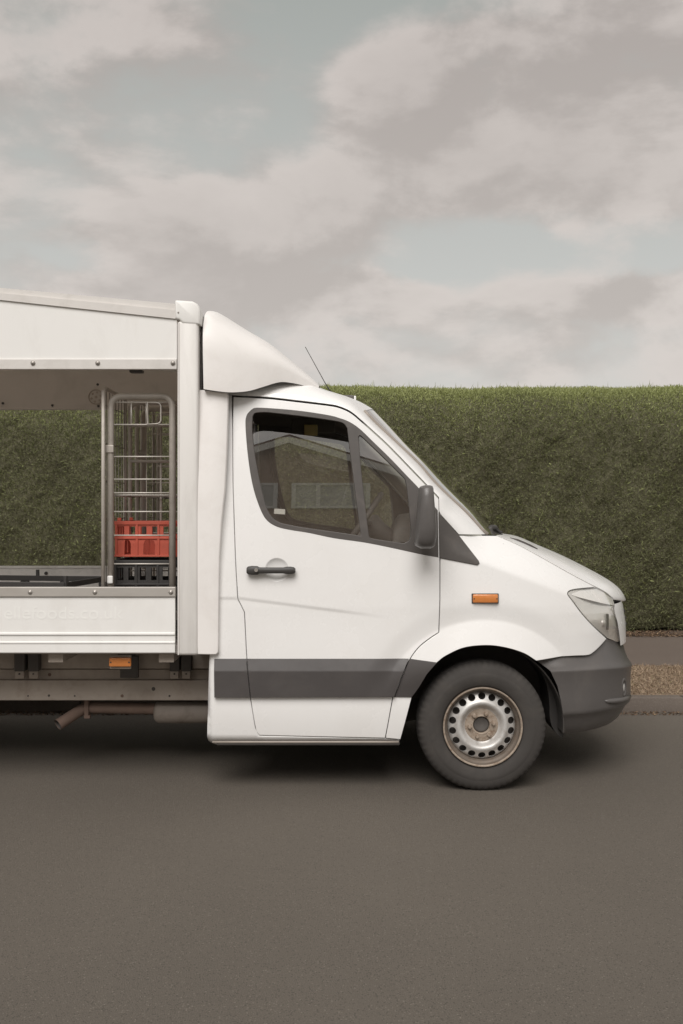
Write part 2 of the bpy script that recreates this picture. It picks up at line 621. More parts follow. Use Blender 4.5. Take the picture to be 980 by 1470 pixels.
def f_normal(f, x, z, e=0.003):
    n = Vector(((f(x + e, z) - f(x - e, z)) / (2 * e), -1.0, (f(x, z + e) - f(x, z - e)) / (2 * e)))
    return n.normalized()


def set_normals(o, N):
    o.data.normals_split_custom_set_from_vertices([tuple(n) for n in N])


NORMALS = {}


def panel(name, px_outline, m, parent, holes=(), step=0.035, gap=0.0, off=0.0, thick=0.04, f=f_side, world=False, mirror=None,
          both=False, extra=(), lip=0.0025, expand=0.0):
    """a pressed panel on the side surface f, traced in photo pixels (or x, z when world)"""
    conv = (lambda P: [tuple(p) for p in P]) if world else (lambda P: [inv(p[0], p[1], f, off) for p in P])
    O = clean(conv(px_outline))
    if area(O) < 0: O.reverse()
    if gap: O = inset(densify(O, 0.02), gap)
    if expand: O = inset(densify(O, 0.02), -expand)
    H = [conv(h) for h in holes]
    V, T, loops = sheet(O, H, step, extra)
    verts = [Vector((x, f(x, z) - off, z)) for x, z in V]
    faces = list(T)
    for li, l in enumerate(loops):
        b = len(verts)
        n = len(l)
        il = inset(l, -lip) if lip else l
        # rolled edge: first a small rounded lip, then the return flange
        for (x, z), (x2, z2) in zip(l, il):
            y = f(x, z) - off
            verts.append(Vector((x, y, z)))
        for (x, z), (x2, z2) in zip(l, il):
            y = f(x, z) - off
            verts.append(Vector((x2, y + lip, z2)))
        for (x, z), (x2, z2) in zip(l, il):
            y = f(x, z) - off
            verts.append(Vector((x2, y + max(thick, lip * 2), z2)))
        for i in range(n):
            j = (i + 1) % n
            faces.append((b + i, b + n + i, b + n + j, b + j))
            faces.append((b + n + i, b + 2 * n + i, b + 2 * n + j, b + n + j))
    o = mk(name, verts, faces, m, parent, True)
    NORMALS[o.name] = [f_normal(f, x, z) for x, z in V] + [Vector((0, 0, 0))] * (len(verts) - len(V))
    k_ = len(V)
    for l in loops:
        for i, (x, z) in enumerate(l):
            NORMALS[o.name][k_ + i] = f_normal(f, x, z)
        k_ += 3 * len(l)
    o.data.normals_split_custom_set_from_vertices([tuple(n) for n in NORMALS[o.name]])
    if both:
        mk(name, verts, faces, m, both if isinstance(both, bpy.types.Object) else parent, True, mirror=YC)
    return o


def grid(name, rows, m, parent, smooth=True, mirror=None, closed=False):
    nr, nc = len(rows), len(rows[0])
    v = [p for r in rows for p in r]
    f = []
    for i in range(nr - 1):
        for j in range(nc - (0 if closed else 1)):
            k = (j + 1) % nc
            f.append((i * nc + j, i * nc + k, (i + 1) * nc + k, (i + 1) * nc + j))
    return mk(name, v, f, m, parent, smooth, mirror)

# ------------------------------------------------------------------ ground, road, kerb, path


def ground_mat(name, c1, c2, fine, finec, bump, bscale, rough=0.8, patch=0.5, spec=0.4, speck=None):
    m = bpy.data.materials.new(name)
    m.use_nodes = True
    t = NT(m.node_tree)
    vec = t.new('ShaderNodeTexCoord').outputs['Object']
    big = t.noise(vec, patch, 5, 0.6)
    colr = t.mix(t.ramp(big, [(0.3, 0.0), (0.7, 1.0)]), c1, c2)
    fn = t.noise(vec, fine, 3, 0.75)
    colr = t.mix(t.ramp(fn, [(0.5, 0.0), (0.72, 1.0)]), colr, finec)
    if speck:
        vor = t.new('ShaderNodeTexVoronoi', {'Scale': speck[0]})
        t.t.links.new(vec, vor.inputs['Vector'])
        pick = t.math('GREATER_THAN', t.new('ShaderNodeSeparateColor', {0: vor.outputs['Color']}).outputs[0], speck[2])
        near = t.math('LESS_THAN', vor.outputs['Distance'], 0.42)
        colr = t.mix(t.math('MULTIPLY', t.math('MULTIPLY', pick, near), 0.8), colr, speck[1])
        pick2 = t.math('LESS_THAN', t.new('ShaderNodeSeparateColor', {0: vor.outputs['Color']}).outputs[1], 0.25)
        colr = t.mix(t.math('MULTIPLY', t.math('MULTIPLY', pick2, near), 0.55), colr, tuple(v * 0.45 for v in c1))
    p = t.new('ShaderNodeBsdfPrincipled', {'Base Color': colr, 'Roughness': rough, 'Specular IOR Level': spec})
    h = t.math('ADD', t.noise(vec, bscale, 3, 0.7), t.math('MULTIPLY', t.noise(vec, bscale * 0.11, 4, 0.6), 0.6))
    b = t.new('ShaderNodeBump', {'Strength': 1.0, 'Distance': bump, 'Height': h})
    t.t.links.new(b.outputs[0], p.inputs['Normal'])
    t.new('ShaderNodeOutputMaterial', {0: p.outputs[0]})
    return m


ASPH = ground_mat('asphalt', (0.108, 0.0925, 0.076), (0.136, 0.117, 0.096), 170, (0.172, 0.149, 0.124), 0.006, 190, 0.80, 0.35,
                  0.4, (140, (0.205, 0.178, 0.148), 0.90))
PATHM = ground_mat('path_asphalt', (0.125, 0.098, 0.081), (0.148, 0.118, 0.098), 60, (0.175, 0.142, 0.118), 0.004, 120, 0.85, 0.8)
SOIL = ground_mat('soil', (0.075, 0.055, 0.042), (0.12, 0.085, 0.062), 40, (0.17, 0.12, 0.085), 0.012, 50, 0.95, 1.2)
VERGE = ground_mat('verge_soil', (0.225, 0.163, 0.114), (0.265, 0.196, 0.138), 45, (0.31, 0.25, 0.175), 0.015, 60, 0.95, 1.5)
KERBM = ground_mat('kerb_concrete', (0.115, 0.093, 0.078), (0.15, 0.125, 0.105), 70, (0.18, 0.152, 0.128), 0.004, 90, 0.85, 2.0)
FIELD = ground_mat('field_ground', (0.085, 0.09, 0.045), (0.13, 0.12, 0.065), 3, (0.15, 0.13, 0.08), 0.02, 8, 0.95, 0.1)

KY = 2.17                                       # road edge (front of the kerb), metres beyond the truck's near side
VY0, VY1 = KY + 0.125, 3.78                     # grass verge
PY1 = 5.95                                      # far edge of the path; soil and the hedge beyond


def sheet_obj(name, x0, x1, y0, y1, z, m, nx=1, ny=1, amp=0.0, fade=0.25):
    r = []
    for j in range(ny + 1):
        row = []
        for i in range(nx + 1):
            x, y = x0 + (x1 - x0) * i / nx, y0 + (y1 - y0) * j / ny
            dz = 0
            if amp:
                dz = amp * (math.sin(x * 2.3 + y * 1.7) + math.sin(x * 5.1 - y * 3.3) * 0.5 + rng.normal() * 0.35)
                dz *= sstep(0, fade, min(y - y0, y1 - y))
            row.append(Vector((x, y, z + dz)))
        r.append(row)
    return tag(grid(name, r, m, None, True), kind='structure')


sheet_obj('ground', -900, 900, -900, 900, -0.12, FIELD)
sheet_obj('road', -120, 120, -9.0, KY + 0.02, 0.0, ASPH)
sheet_obj('verge', -60, 60, VY0, VY1, 0.105, VERGE, 400, 14, 0.006)
sheet_obj('footpath', -60, 60, VY1, PY1, 0.101, PATHM)
sheet_obj('hedge_bed', -60, 60, PY1, 9.5, 0.112, SOIL, 300, 24, 0.012)
sheet_obj('front_garden', -60, 60, -40, -9.2, 0.0, FIELD)
# the kerb: a row of concrete stones with thin joints
kerb = tag(empty('kerb', (0, KY, 0)), kind='structure')
kst = [0.915, 0.0]
proto = None
for i in range(-11, 12):
    x = i * 0.915 + 0.31
    if proto is None:
        b = MB().box(-0.454, 0.454, 0, 0.125, -0.1, 0.110, 0.012)
        o = mk('kerb_stone', [v + Vector((0, KY, 0)) for v in b.v], b.f, KERBM, kerb, True)
        edge_split_smooth(o)
        proto = o
    else:
        o = proto.copy()
        C.objects.link(o)
        o.parent = kerb
    o.location = (x, random.uniform(-0.004, 0.004), random.uniform(-0.006, 0.004))
    o.rotation_euler = (random.uniform(-0.02, 0.02), 0, random.uniform(-0.006, 0.006))

# ------------------------------------------------------------------ the truck
truck = empty('delivery_truck', (0, YC, 0))
tag(truck, 'white open-sided delivery truck with a wind deflector over its cab', 'truck')

# ---- traced outlines (photo pixels)
door_top = cr([(334, 569), (383, 572), (428, 577), (470, 582), (486, 585), (503, 592.5), (519, 605.5), (535, 620), (552, 635.5),
               (568, 651.5), (584, 668), (610, 695), (630, 716)])
door_front = [(630, 716), (631, 760), (631.5, 800), (631.5, 860), (630, 908)]
door_arc = cr([(630, 908), (615, 918), (600, 930.6), (587, 949), (575, 974), (564, 1000)])
door_rear = cr([(372, 1056), (366.5, 1046), (359.5, 1004), (355.5, 965), (353.5, 938), (350.5, 879)])
door_rear2 = cr([(341, 860), (338, 810), (335.5, 740), (334, 690), (333.5, 620), (334, 569)])
door_out = door_top + door_front[1:] + door_arc[1:] + [(553, 1060)] + door_rear + door_rear2[:-1]

gasket = (cr([(360.5, 589), (369, 586), (401.6, 587.8), (434, 591), (470, 596.5), (486, 600.6), (501, 606.3), (516, 616.5), (535, 634.7),
              (560, 659), (582.6, 682.7), (602, 703), (627.5, 733)])
          + [(627.5, 733), (628.5, 799.5)]
          + cr([(628.5, 799.5), (604, 795), (561.6, 785.7), (522.5, 778), (480, 772), (444, 764.5), (418, 760.3), (400, 756.3), (387.5, 750),
                (379, 740.6), (371, 722.6), (364, 700), (359, 674), (355, 641.6), (352.8, 609), (354.5, 596.5), (360.5, 589)])[1:-1])
g1 = (cr([(361.5, 597), (366, 592.2), (380, 591), (398, 592.6), (440, 597.5), (480, 603.3), (493, 607), (499, 614)])
      + cr([(499, 614), (504.5, 660), (511, 710), (519, 770.5)])[1:]
      + cr([(519, 770.5), (490, 766), (440, 759), (410, 753.5), (398, 749.5), (389, 742.5), (381, 728), (373, 697), (365, 655), (361, 620), (361.5, 597)])[1:-1])
g2 = (cr([(513.5, 627), (517.5, 624.5), (530, 636), (556, 661), (582, 687)])
      + cr([(582, 687), (585.5, 705), (589.5, 745), (591, 766), (588, 776), (580, 781)])[1:]
      + cr([(580, 781), (555, 777.5), (533, 773.8), (528.5, 770)])[1:]
      + cr([(528.5, 770), (523, 725), (517.5, 676), (513.5, 627)])[1:-1])

feat = []
for r_ in (0.604, 0.596, 0.590, 0.584, 0.578, 0.572, 0.566, 0.556):
    n_ = int(2 * PI * r_ / 0.012)
    feat += [(WX + r_ * math.cos(2 * PI * k / n_), WZ + r_ * math.sin(2 * PI * k / n_)) for k in range(n_) if math.sin(2 * PI * k / n_) > 0.2]
for dh in (-0.022, -0.014, -0.007, 0.0, 0.007, 0.014, 0.022):
    feat += [(x, 1.25 - 0.375 * (x - 0.74) + dh) for x in np.arange(0.50, 1.36, 0.012)]
dfeat = [(x, float(np.interp(x, [-0.7, -0.55, 0.28], [1.05, 1.05, 0.945])) + dh) for dh in (-0.03, -0.019, -0.012, -0.006, 0.0, 0.006, 0.012, 0.019) for x in np.arange(-0.71, 0.33, 0.012)]
hx = [(HX + r_ * math.cos(2 * PI * k / n_), HZ + r_ * math.sin(2 * PI * k / n_)) for r_, n_ in ((0.066, 44), (0.0615, 44), (0.056, 36), (0.045, 26), (0.03, 16), (0.012, 8)) for k in range(n_)]


def door_parts(mirror):
    """one cab door with its seal, panes, strip, handle and mirror; mirror = None for the near side"""
    kw = dict(mirror=mirror) if mirror is not None else {}
    return kw


def both_panel(name, outline, m, parents, **k):
    """the near-side panel and its reflection on the far side"""
    o = panel(name, outline, m, parents[0], **k)
    me = o.data
    base = WLOC[parents[0].name]
    V = [v.co + base for v in me.vertices]
    F = [tuple(p.vertices) for p in me.polygons]
    o2 = mk(name, V, F, m, parents[1] if len(parents) > 1 else parents[0], True, mirror=YC)
    set_normals(o2, [Vector((n.x, -n.y, n.z)) for n in NORMALS[o.name]])
    return o, o2


def both(mb, name, m, parents, smooth=False, crease=None):
    a = mb.done(name, m, parents[0], smooth)
    b = mb.done(name, m, parents[-1], smooth, mirror=YC)
    if crease:
        edge_split_smooth(a, crease); edge_split_smooth(b, crease)
    return a, b


doors = both_panel('door', door_out, WHITE, [truck], holes=[gasket], step=0.021, gap=0.0052, thick=0.05, extra=hx + feat + dfeat)
both_panel('window_seal', gasket, SEAL, doors, holes=[g1, g2], step=0.03, off=0.003, thick=0.03, lip=0.004)
# the main pane stands wound down a little: a dark gap is left under the frame
g1_low = (cr([(360.8, 630), (362, 625), (368, 621), (380, 619.6), (398, 621), (440, 626), (480, 632), (500.8, 636)])
          + cr([(500.8, 636), (504.5, 660), (511, 710), (519, 770.5)])[1:]
          + cr([(519, 770.5), (490, 766), (440, 759), (410, 753.5), (398, 749.5), (389, 742.5), (381, 728), (373, 697), (365, 655), (360.8, 630)])[1:-1])
gl = both_panel('window', g1_low, GLASS, doors, step=0.06, off=-0.010, thick=0.005, expand=0.003, lip=0)
both_panel('quarter_window', g2, GLASS, doors, step=0.06, off=-0.010, thick=0.012, expand=0.008, lip=0)
ch = MB()
ch.tube([Vector((x, f_side(x, z) + 0.020, z)) for x, z in [inv(*p) for p in ((507, 622), (512, 675), (518, 727), (525, 772))]], 0.006, 6)
both(ch, 'window_channel', ALU, doors, True)
# small paper sticker at the foot of the pane
sp_ = [(393.5, 730), (409, 731), (409, 738.5), (393, 737.5)]
panel('sticker', sp_, STICK, doors[0], step=0.05, off=-0.0135, thick=-0.001, lip=0)
# inner trim card
trim_o = [(337, 574), (383, 577), (428, 582), (470, 587), (503, 598), (535, 627), (584, 674), (622, 718), (627, 800), (627, 905), (596, 930),
          (560, 1000), (551, 1055), (376, 1050), (364, 1000), (355, 880), (341, 850), (337, 690)]
both_panel('inner_trim', trim_o, DARK, doors, holes=[gasket], step=0.07, off=-0.075, thick=0.012)
# rub strip across the door and the panels either side
strip_d = [(354.8, 946), (586.3, 946), (575, 974), (565.6, 1000.6), (359.8, 1001.4)]


def strip_f(x, z):
    """the strip stands proud, its upper third chamfered"""
    return f_side(x, z) - 0.020 * min(1, max(0, (ZS1 - z) / 0.066))


ZS1 = inv(400, 945)[1]
sfeat = [(x, ZS1 - 0.066 + d_) for d_ in (-0.005, 0.0, 0.005) for x in np.arange(-0.72, 0.5, 0.015)]
both_panel('rub_strip', strip_d, STRIPE, doors, step=0.02, extra=sfeat, f=strip_f, off=0.006, thick=0.02, gap=0.002)
# handle
hb = MB()
c = U(389, 819, -0.03)
prof = [(-0.132, 0.014), (-0.125, 0.021), (-0.105, 0.0245), (-0.075, 0.0235), (-0.062, 0.017), (-0.02, 0.0165), (0.03, 0.0165), (0.065, 0.0165),
        (0.082, 0.020), (0.105, 0.0205), (0.122, 0.017), (0.129, 0.010)]
rows = []
for dx, h in prof:
    yb = -0.034 - 0.010 * (1 - (dx / 0.135) ** 2)
    ring = []
    for k in range(12):
        a = 2 * PI * k / 12
        ca, sa = math.cos(a), math.sin(a)
        ring.append(Vector((c.x + dx, 0.004 + yb * 0.62 + 0.016 * (abs(ca) ** 0.6) * (1 if ca > 0 else -1), c.z + h * (abs(sa) ** 0.6) * (1 if sa > 0 else -1))))
    rows.append(ring)
hv = [p for r in rows for p in r]
hf = [(i * 12 + k, i * 12 + (k + 1) % 12, (i + 1) * 12 + (k + 1) % 12, (i + 1) * 12 + k) for i in range(len(rows) - 1) for k in range(12)]
hf += [tuple(reversed(range(12))), tuple(range((len(rows) - 1) * 12, len(rows) * 12))]
hb.add(hv, hf)
# feet that carry the bar
hb.box(c.x - 0.122, c.x - 0.07, -0.02, 0.012, c.z - 0.018, c.z + 0.018, 0.004)
hb.box(c.x + 0.08, c.x + 0.122, -0.02, 0.012, c.z - 0.016, c.z + 0.016, 0.004)
both(hb, 'handle', BLACK, doors, True, 50)
lk = U(367.5, 818.5, -0.043)
both(MB().lathe([(-0.046, 0.0), (-0.046, 0.004), (-0.048, 0.0045), (-0.048, 0.0095), (-0.04, 0.010)], lk.x, lk.z, 16), 'lock', BOLT, doors, True, 40)

# ---- wing (front fender)
bon_near = cr([(713, 768.8), (745, 783), (780, 802), (820, 824.5), (856, 843.5)])
arch_edge = cr([(769.6, 949.3), (751, 938), (724.5, 930), (698, 927), (666, 930.4), (640, 942), (628, 951)])
lamp_rear = cr([(856, 843.5), (832, 845.5), (818.5, 848), (814.8, 853), (821, 862), (835.5, 881.4), (852, 899.4), (871, 917)])
fend = ([(632, 740), (659, 768.5)] + bon_near + lamp_rear[1:]
        + cr([(871, 917), (861.4, 928), (851.6, 937), (843.5, 941), (825, 942)])[1:] + [(806, 943)] + arch_edge
        + cr([(628, 951), (613, 967.6), (601, 988), (591.5, 1000.5)])[1:] + [(575, 1062), (553, 1060), (564, 1000)]
        + cr([(564, 1000), (575, 974), (587, 949), (600, 930.6), (615, 918), (630, 908)])[1:]
        + [(631.5, 860), (631.5, 800)])
wings = both_panel('wing', fend, WHITE, [truck], step=0.02, gap=0.005, thick=0.04, extra=feat)
strip_w = [(588.5, 946), (627, 951.3), (612.5, 968), (600.5, 988), (591, 1000.8), (566, 1000.6), (576, 975)]
both_panel('rub_strip', strip_w, STRIPE, wings, step=0.02, off=0.008, thick=0.022, gap=0.002)
# black triangle ahead of the mirror
tri = [(630, 737), (657.5, 768), (686.5, 805.5), (687.5, 808.5), (685, 810.8), (631.5, 800.5)]
both_panel('corner_trim', tri, SEAL, wings, step=0.02, off=0.008, thick=0.02, lip=0.004, gap=0.001)
# amber repeater
for s_, par in ((None, wings[0]), (YC, wings[1])):
    a, b_ = inv(677, 866), inv(715, 852)
    yy = f_side((a[0] + b_[0]) / 2, (a[1] + b_[1]) / 2)
    M_ = Matrix.Translation((0, 0, 0))
    base_ = MB().box(a[0] - 0.001, b_[0] + 0.001, yy - 0.008, yy + 0.01, a[1] - 0.001, b_[1] + 0.001, 0.003).done('repeater', BLACK, par, False, s_)
    lens_ = MB().box(a[0] + 0.004, b_[0] - 0.004, yy - 0.020, yy - 0.004, a[1] + 0.003, b_[1] - 0.003, 0.006)
    for q in (0.008, -0.008):
        pass
    lens_.done('lens', AMBER, base_, True, s_)
    for xq in (a[0] + 0.011, b_[0] - 0.011):
        MB().lathe([(yy - 0.0215, 0), (yy - 0.0215, 0.0035), (yy - 0.018, 0.0035)], xq, (a[1] + b_[1]) / 2, 8).done('screw', BLACK, base_, False, s_)

# ---- side panel behind the door and its lower strip
bp = ([(300, 941), (307, 900), (310, 800), (318, 720), (324, 640), (327, 566), (332.5, 567)]
      + [(333.5, 620), (334, 690), (335.5, 740), (338, 810), (341, 860), (350.5, 879), (353.5, 938), (355.5, 965), (359.5, 1004), (366.5, 1046), (372, 1056), (553, 1060), (574, 1062.5), (573, 1066), (302, 1066)])


def rear_f(x, z):
    """the panel turns the cab's rear corner and the sill rolls under"""
    y = f_side(x, z)
    xe = -0.722
    d = x - xe
    if d < 0.034:
        y += 0.05 * (1 - math.sqrt(max(0, 1 - ((0.034 - d) / 0.034) ** 2)))
    if z < 0.305:
        y += 0.02 * ((0.305 - z) / 0.03) ** 2
    return y


rear_p = both_panel('side_panel', bp, WHITE, [truck], step=0.024, gap=0.005, thick=0.06, f=rear_f, extra=dfeat)
strip_b = [(307.5, 946), (353.2, 946), (358.6, 1001.4), (307.5, 1001.4)]
both_panel('rub_strip', strip_b, STRIPE, rear_p, step=0.02, extra=sfeat, f=strip_f, off=0.006, thick=0.02, gap=0.002)
# rust along the sill seam
sm = MB()
sill_pts = [(inv(x, 1064.5)[0], 0.012, inv(x, 1064.5)[1]) for x in (305, 360, 420, 480, 540, 572)]
sm.tube(sill_pts, 0.006, 8)
both(sm, 'sill_seam', TRIMG, rear_p, True)
su = MB().box(inv(310, 1066)[0], inv(574, 1066)[0], 0.05, 0.16, 0.247, 0.272, 0.006)
both(su, 'sill', UNDERD, [truck])


def trunc(pts):
    return pts


# ---- cant rail and windscreen pillar: a lofted band from the door line to the roof edge
Dp = [(326.5, 564), (333, 567), (383, 569.6), (428, 574.6), (470, 579.6), (486, 582.6), (503, 590), (519, 603), (535, 617.5), (552, 633), (568, 649), (584, 665.6),
      (610, 692.6), (630, 713.5)]
Tp = [(326.5, 550), (401, 548.3), (440, 551.8), (466, 561), (486, 568), (499, 573.7), (510, 580), (522, 590), (540, 609), (568, 635), (601, 666.5), (621, 690), (645, 714), (670, 737), (697, 767)]


def lift(P, Yf):
    return [U(x, y, Yf(x, y)) for x, y in P]


D1 = [Vector((x, f_side(x, z), z)) for x, z in [inv(*p) for p in cr(Dp[:8], 5)]]
D2 = [Vector((x, f_side(x, z), z)) for x, z in [inv(*p) for p in cr(Dp[7:], 5) + [(630.5, 736), (658.5, 766.8)]]]
T1 = lift(cr(Tp[:8], 5), lambda x, y: 0.235)
T2 = lift(cr(Tp[7:], 5), lambda x, y: 0.235 - 0.035 * (x - 522) / 175)
N1, N2 = 46, 46
D = [Vector(p) for p in resample(D1, N1) + resample(D2, N2)[1:]]
T = [Vector(p) for p in resample(T1, N1) + resample(T2, N2)[1:]]
rows = []
for k in range(9):
    w = k / 8
    rows.append([Vector((d.x + (t.x - d.x) * w, d.y + (t.y - d.y) * w ** 1.9, d.z + (t.z - d.z) * w)) for d, t in zip(D, T)])
# a return flange along the door gap
rows = [[p + Vector((0, 0.05, 0)) for p in rows[0]]] + rows
pil = MB()


def grid_mb(rows):
    nc = len(rows[0])
    return [p for r in rows for p in r], [(i * nc + j, i * nc + j + 1, (i + 1) * nc + j + 1, (i + 1) * nc + j) for i in range(len(rows) - 1) for j in range(nc - 1)]


pil.add(*grid_mb(rows))
both(pil, 'windscreen_pillar', WHITE, [truck], True, 50)
# inner trim of the pillars, pale
pin = MB()
D2i = [p for p in D[N1 - 1:]]
T2i = [p for p in T[N1 - 1:]]
pin.add(*grid_mb([[d.lerp(t, w) + Vector((-0.004 - 0.02 * (1 - w), 0.095 + 0.05 * math.sin(PI * w), -0.012 - 0.015 * (1 - w))) for d, t in zip(D2i, T2i)] for w in (0, 0.25, 0.5, 0.75, 1)]))
both(pin, 'pillar_trim', PILLAR, [truck], True)

# ---- roof
TR = [Vector(p) for p in resample(T1, 30)]
T_end = T2[0]
CRf = []
for i, p in enumerate(TR):
    t = i / 29
    CRf.append(Vector((p.x + 0.085 * t ** 3, YC, p.z + 0.045 + 0.012 * t ** 3)))
rows = []
for k in range(25):
    w = k / 24 * 2
    m = w if w <= 1 else 2 - w
    e = 1 - (1 - m) ** 2.4
    rows.append([Vector((n.x + (q.x - n.x) * e, n.y + (q.y - n.y) * m if w <= 1 else 2 * YC - (n.y + (q.y - n.y) * m), n.z + (q.z - n.z) * e)) for n, q in zip(TR, CRf)])
grid('roof', rows, WHITE, truck)
hl = [[p + Vector((0, 0, -0.055)) for p in r] for r in rows]
dl = [p + Vector((0.0, 0.10, -0.02)) for p in resample(D1, 30) for p in [Vector(p)]]
hl = [dl] + hl + [[Vector((p.x, 2 * YC - p.y, p.z)) for p in dl]]
grid('headliner', hl, LINER, truck)

# ---- windscreen
WN = [Vector(p) for p in resample(T2 + lift([(711, 768)], lambda x, y: 0.20), 24)]
WCp = cr([(537, 595), (555, 613.2), (584, 644), (609, 667.5), (645, 703.5), (678, 734), (697, 754.5), (713, 767)], 4)
WCn = [Vector(p) for p in resample([U(x, y, YC) for x, y in WCp], 24)]
rows = []
for k in range(25):
    w = k / 24 * 2
    m = w if w <= 1 else 2 - w
    e = 1 - (1 - m) ** 2.3
    rows.append([Vector((n.x + (q.x - n.x) * e, (n.y + (q.y - n.y) * m) if w <= 1 else 2 * YC - (n.y + (q.y - n.y) * m), n.z + (q.z - n.z) * e)) for n, q in zip(WN, WCn)])
ws = grid('windscreen', rows, WSGLASS, truck)
tb = MB().tube([p + Vector((0.002, -0.004, 0.002)) for p in WN[:-1]], 0.0085, 8)
both(tb, 'trim', TRIMG, [ws], True)

# ---- bonnet
BN = [inv(*p) for p in cr([(713, 768.8), (745, 783), (780, 802), (820, 824.5), (856, 843.3)], 5)]
BNv = [Vector((x, f_side(x, z) + 0.004, z + 0.003)) for x, z in BN] + [Vector((x, f_side(x, z) - 0.004, z + 0.002)) for x, z in [inv(*p) for p in ((862, 846), (868, 849.4), (874, 854), (880, 859))]]
BNv = [Vector(p) for p in resample(BNv, 28)]
BCv = [Vector(p) for p in resample([U(x, y, YC) for x, y in cr([(714, 765.5), (735, 768.2), (760, 778.6), (800, 795.5), (845, 818), (870, 832.5), (884, 845), (890.5, 857.5)], 5)], 28)]
rows = []
for k in range(33):
    w = k / 32 * 2
    m = w if w <= 1 else 2 - w
    e = 1 - (1 - m) ** 2.2
    rows.append([Vector((n.x + (q.x - n.x) * e, (n.y + (q.y - n.y) * m) if w <= 1 else 2 * YC - (n.y + (q.y - n.y) * m), n.z + (q.z - n.z) * e)) for n, q in zip(BNv, BCv)])
# turned-under edges
edge = [r[-1] for r in rows]
rows = [r + [r[-1] + Vector((-0.003, 0, -0.008)), r[-1] + Vector((-0.045, 0, -0.018))] for r in rows]
side0 = [p + Vector((0, 0.03, -0.02)) for p in rows[0]]
side1 = [p + Vector((0, -0.03, -0.02)) for p in rows[-1]]
bonnet = edge_split_smooth(grid('bonnet', [side0] + rows + [side1], WHITE, truck), 50)
# dark slot by the bonnet's rear edge (hinge gap) and the cowl under the screen
from mathutils.bvhtree import BVHTree


def ray_on(obj, px, py):
    """where the line of sight through a photo pixel meets an object's surface"""
    base = WLOC[obj.name]
    t_ = BVHTree.FromPolygons([v.co + base for v in obj.data.vertices], [tuple(p.vertices) for p in obj.data.polygons])
    o_ = Vector((0, -CAM_D, CAM_H))
    h = t_.ray_cast(o_, (U(px, py, 0.0) - o_).normalized())
    return h[0], h[1]


sl = MB()
pts = []
for px, py in ((732, 772.5), (742, 776), (752, 780), (762, 784.5), (771, 788.5)):
    h, n_ = ray_on(bonnet, px, py)
    if h: pts.append(h + Vector((0, 0, 0.001)))
if len(pts) > 2:
    sl.tube(pts, [0.003] + [0.009] * (len(pts) - 2) + [0.004], 8)
    sl.done('washer_jet', SEAL, bonnet, True)
cw = MB()
cr0 = [WN[-1].lerp(WN[-1], 0)]
front_ = [r[0] for r in rows]
back_ = []
cwr = []
for k in range(33):
    w = k / 32 * 2
    m = w if w <= 1 else 2 - w
    n, q = WN[-1], WCn[-1]
    e = 1 - (1 - m) ** 2.3
    y = (n.y + (q.y - n.y) * m) if w <= 1 else 2 * YC - (n.y + (q.y - n.y) * m)
    b0 = Vector((n.x + (q.x - n.x) * e - 0.02, y, n.z + (q.z - n.z) * e - 0.01))
    if 2 <= k <= 30: cwr.append([b0, rows[k][0] + Vector((0.03, 0, -0.02))])
grid('cowl', cwr, BLACK, truck)
# wiper spindle and arm
wp = MB()
wp.tube([U(700, 766, 0.50), U(705, 757, 0.52), U(710, 757, 0.56), U(716, 764, 0.62)], [0.010, 0.016, 0.016, 0.010], 8)
wp.tube([U(709, 758, 0.55), U(706, 761, 0.9), U(702, 762, 1.15)], [0.008, 0.007, 0.005], 6)
wp.tube([U(704, 765, 0.60), U(720, 764, 0.66)], [0.014, 0.009], 8)
wp.done('wiper', BLACK, truck, True)

# ---- bumper: a swept moulding from arch to arch
zt_tab = sorted([(inv(*p)[0], inv(*p)[1]) for p in [(770, 950), (790, 946), (806, 943.2), (825, 942.2), (843.5, 941.5), (851.6, 937.3), (861.4, 928.3), (871, 917.5)]])
zt_tab += [inv(878, 920.3), inv(884.5, 922), inv(891.5, 920)]
zt_tab += [(zt_tab[-1][0] + 0.03, zt_tab[-1][1] - 0.01), (1.78, 0.745)]
st_px = [(770, 950), (786, 975), (801, 1001), (806, 1024), (808.5, 1049), (811, 1058)]
st = sorted([inv(*p)[::-1] for p in st_px])
ZB = 0.287


def plan(x, z, o):
    """outer surface of the bumper, o metres proud of the body; returns y"""
    x1 = xfront(z) + o
    u = min(1, max(0, (x - NX0) / (x1 - NX0)))
    return 1 - (1 - u ** NEXP) ** (1 / NEXP) - o * (1 - sstep(0.0, 1.0, u))


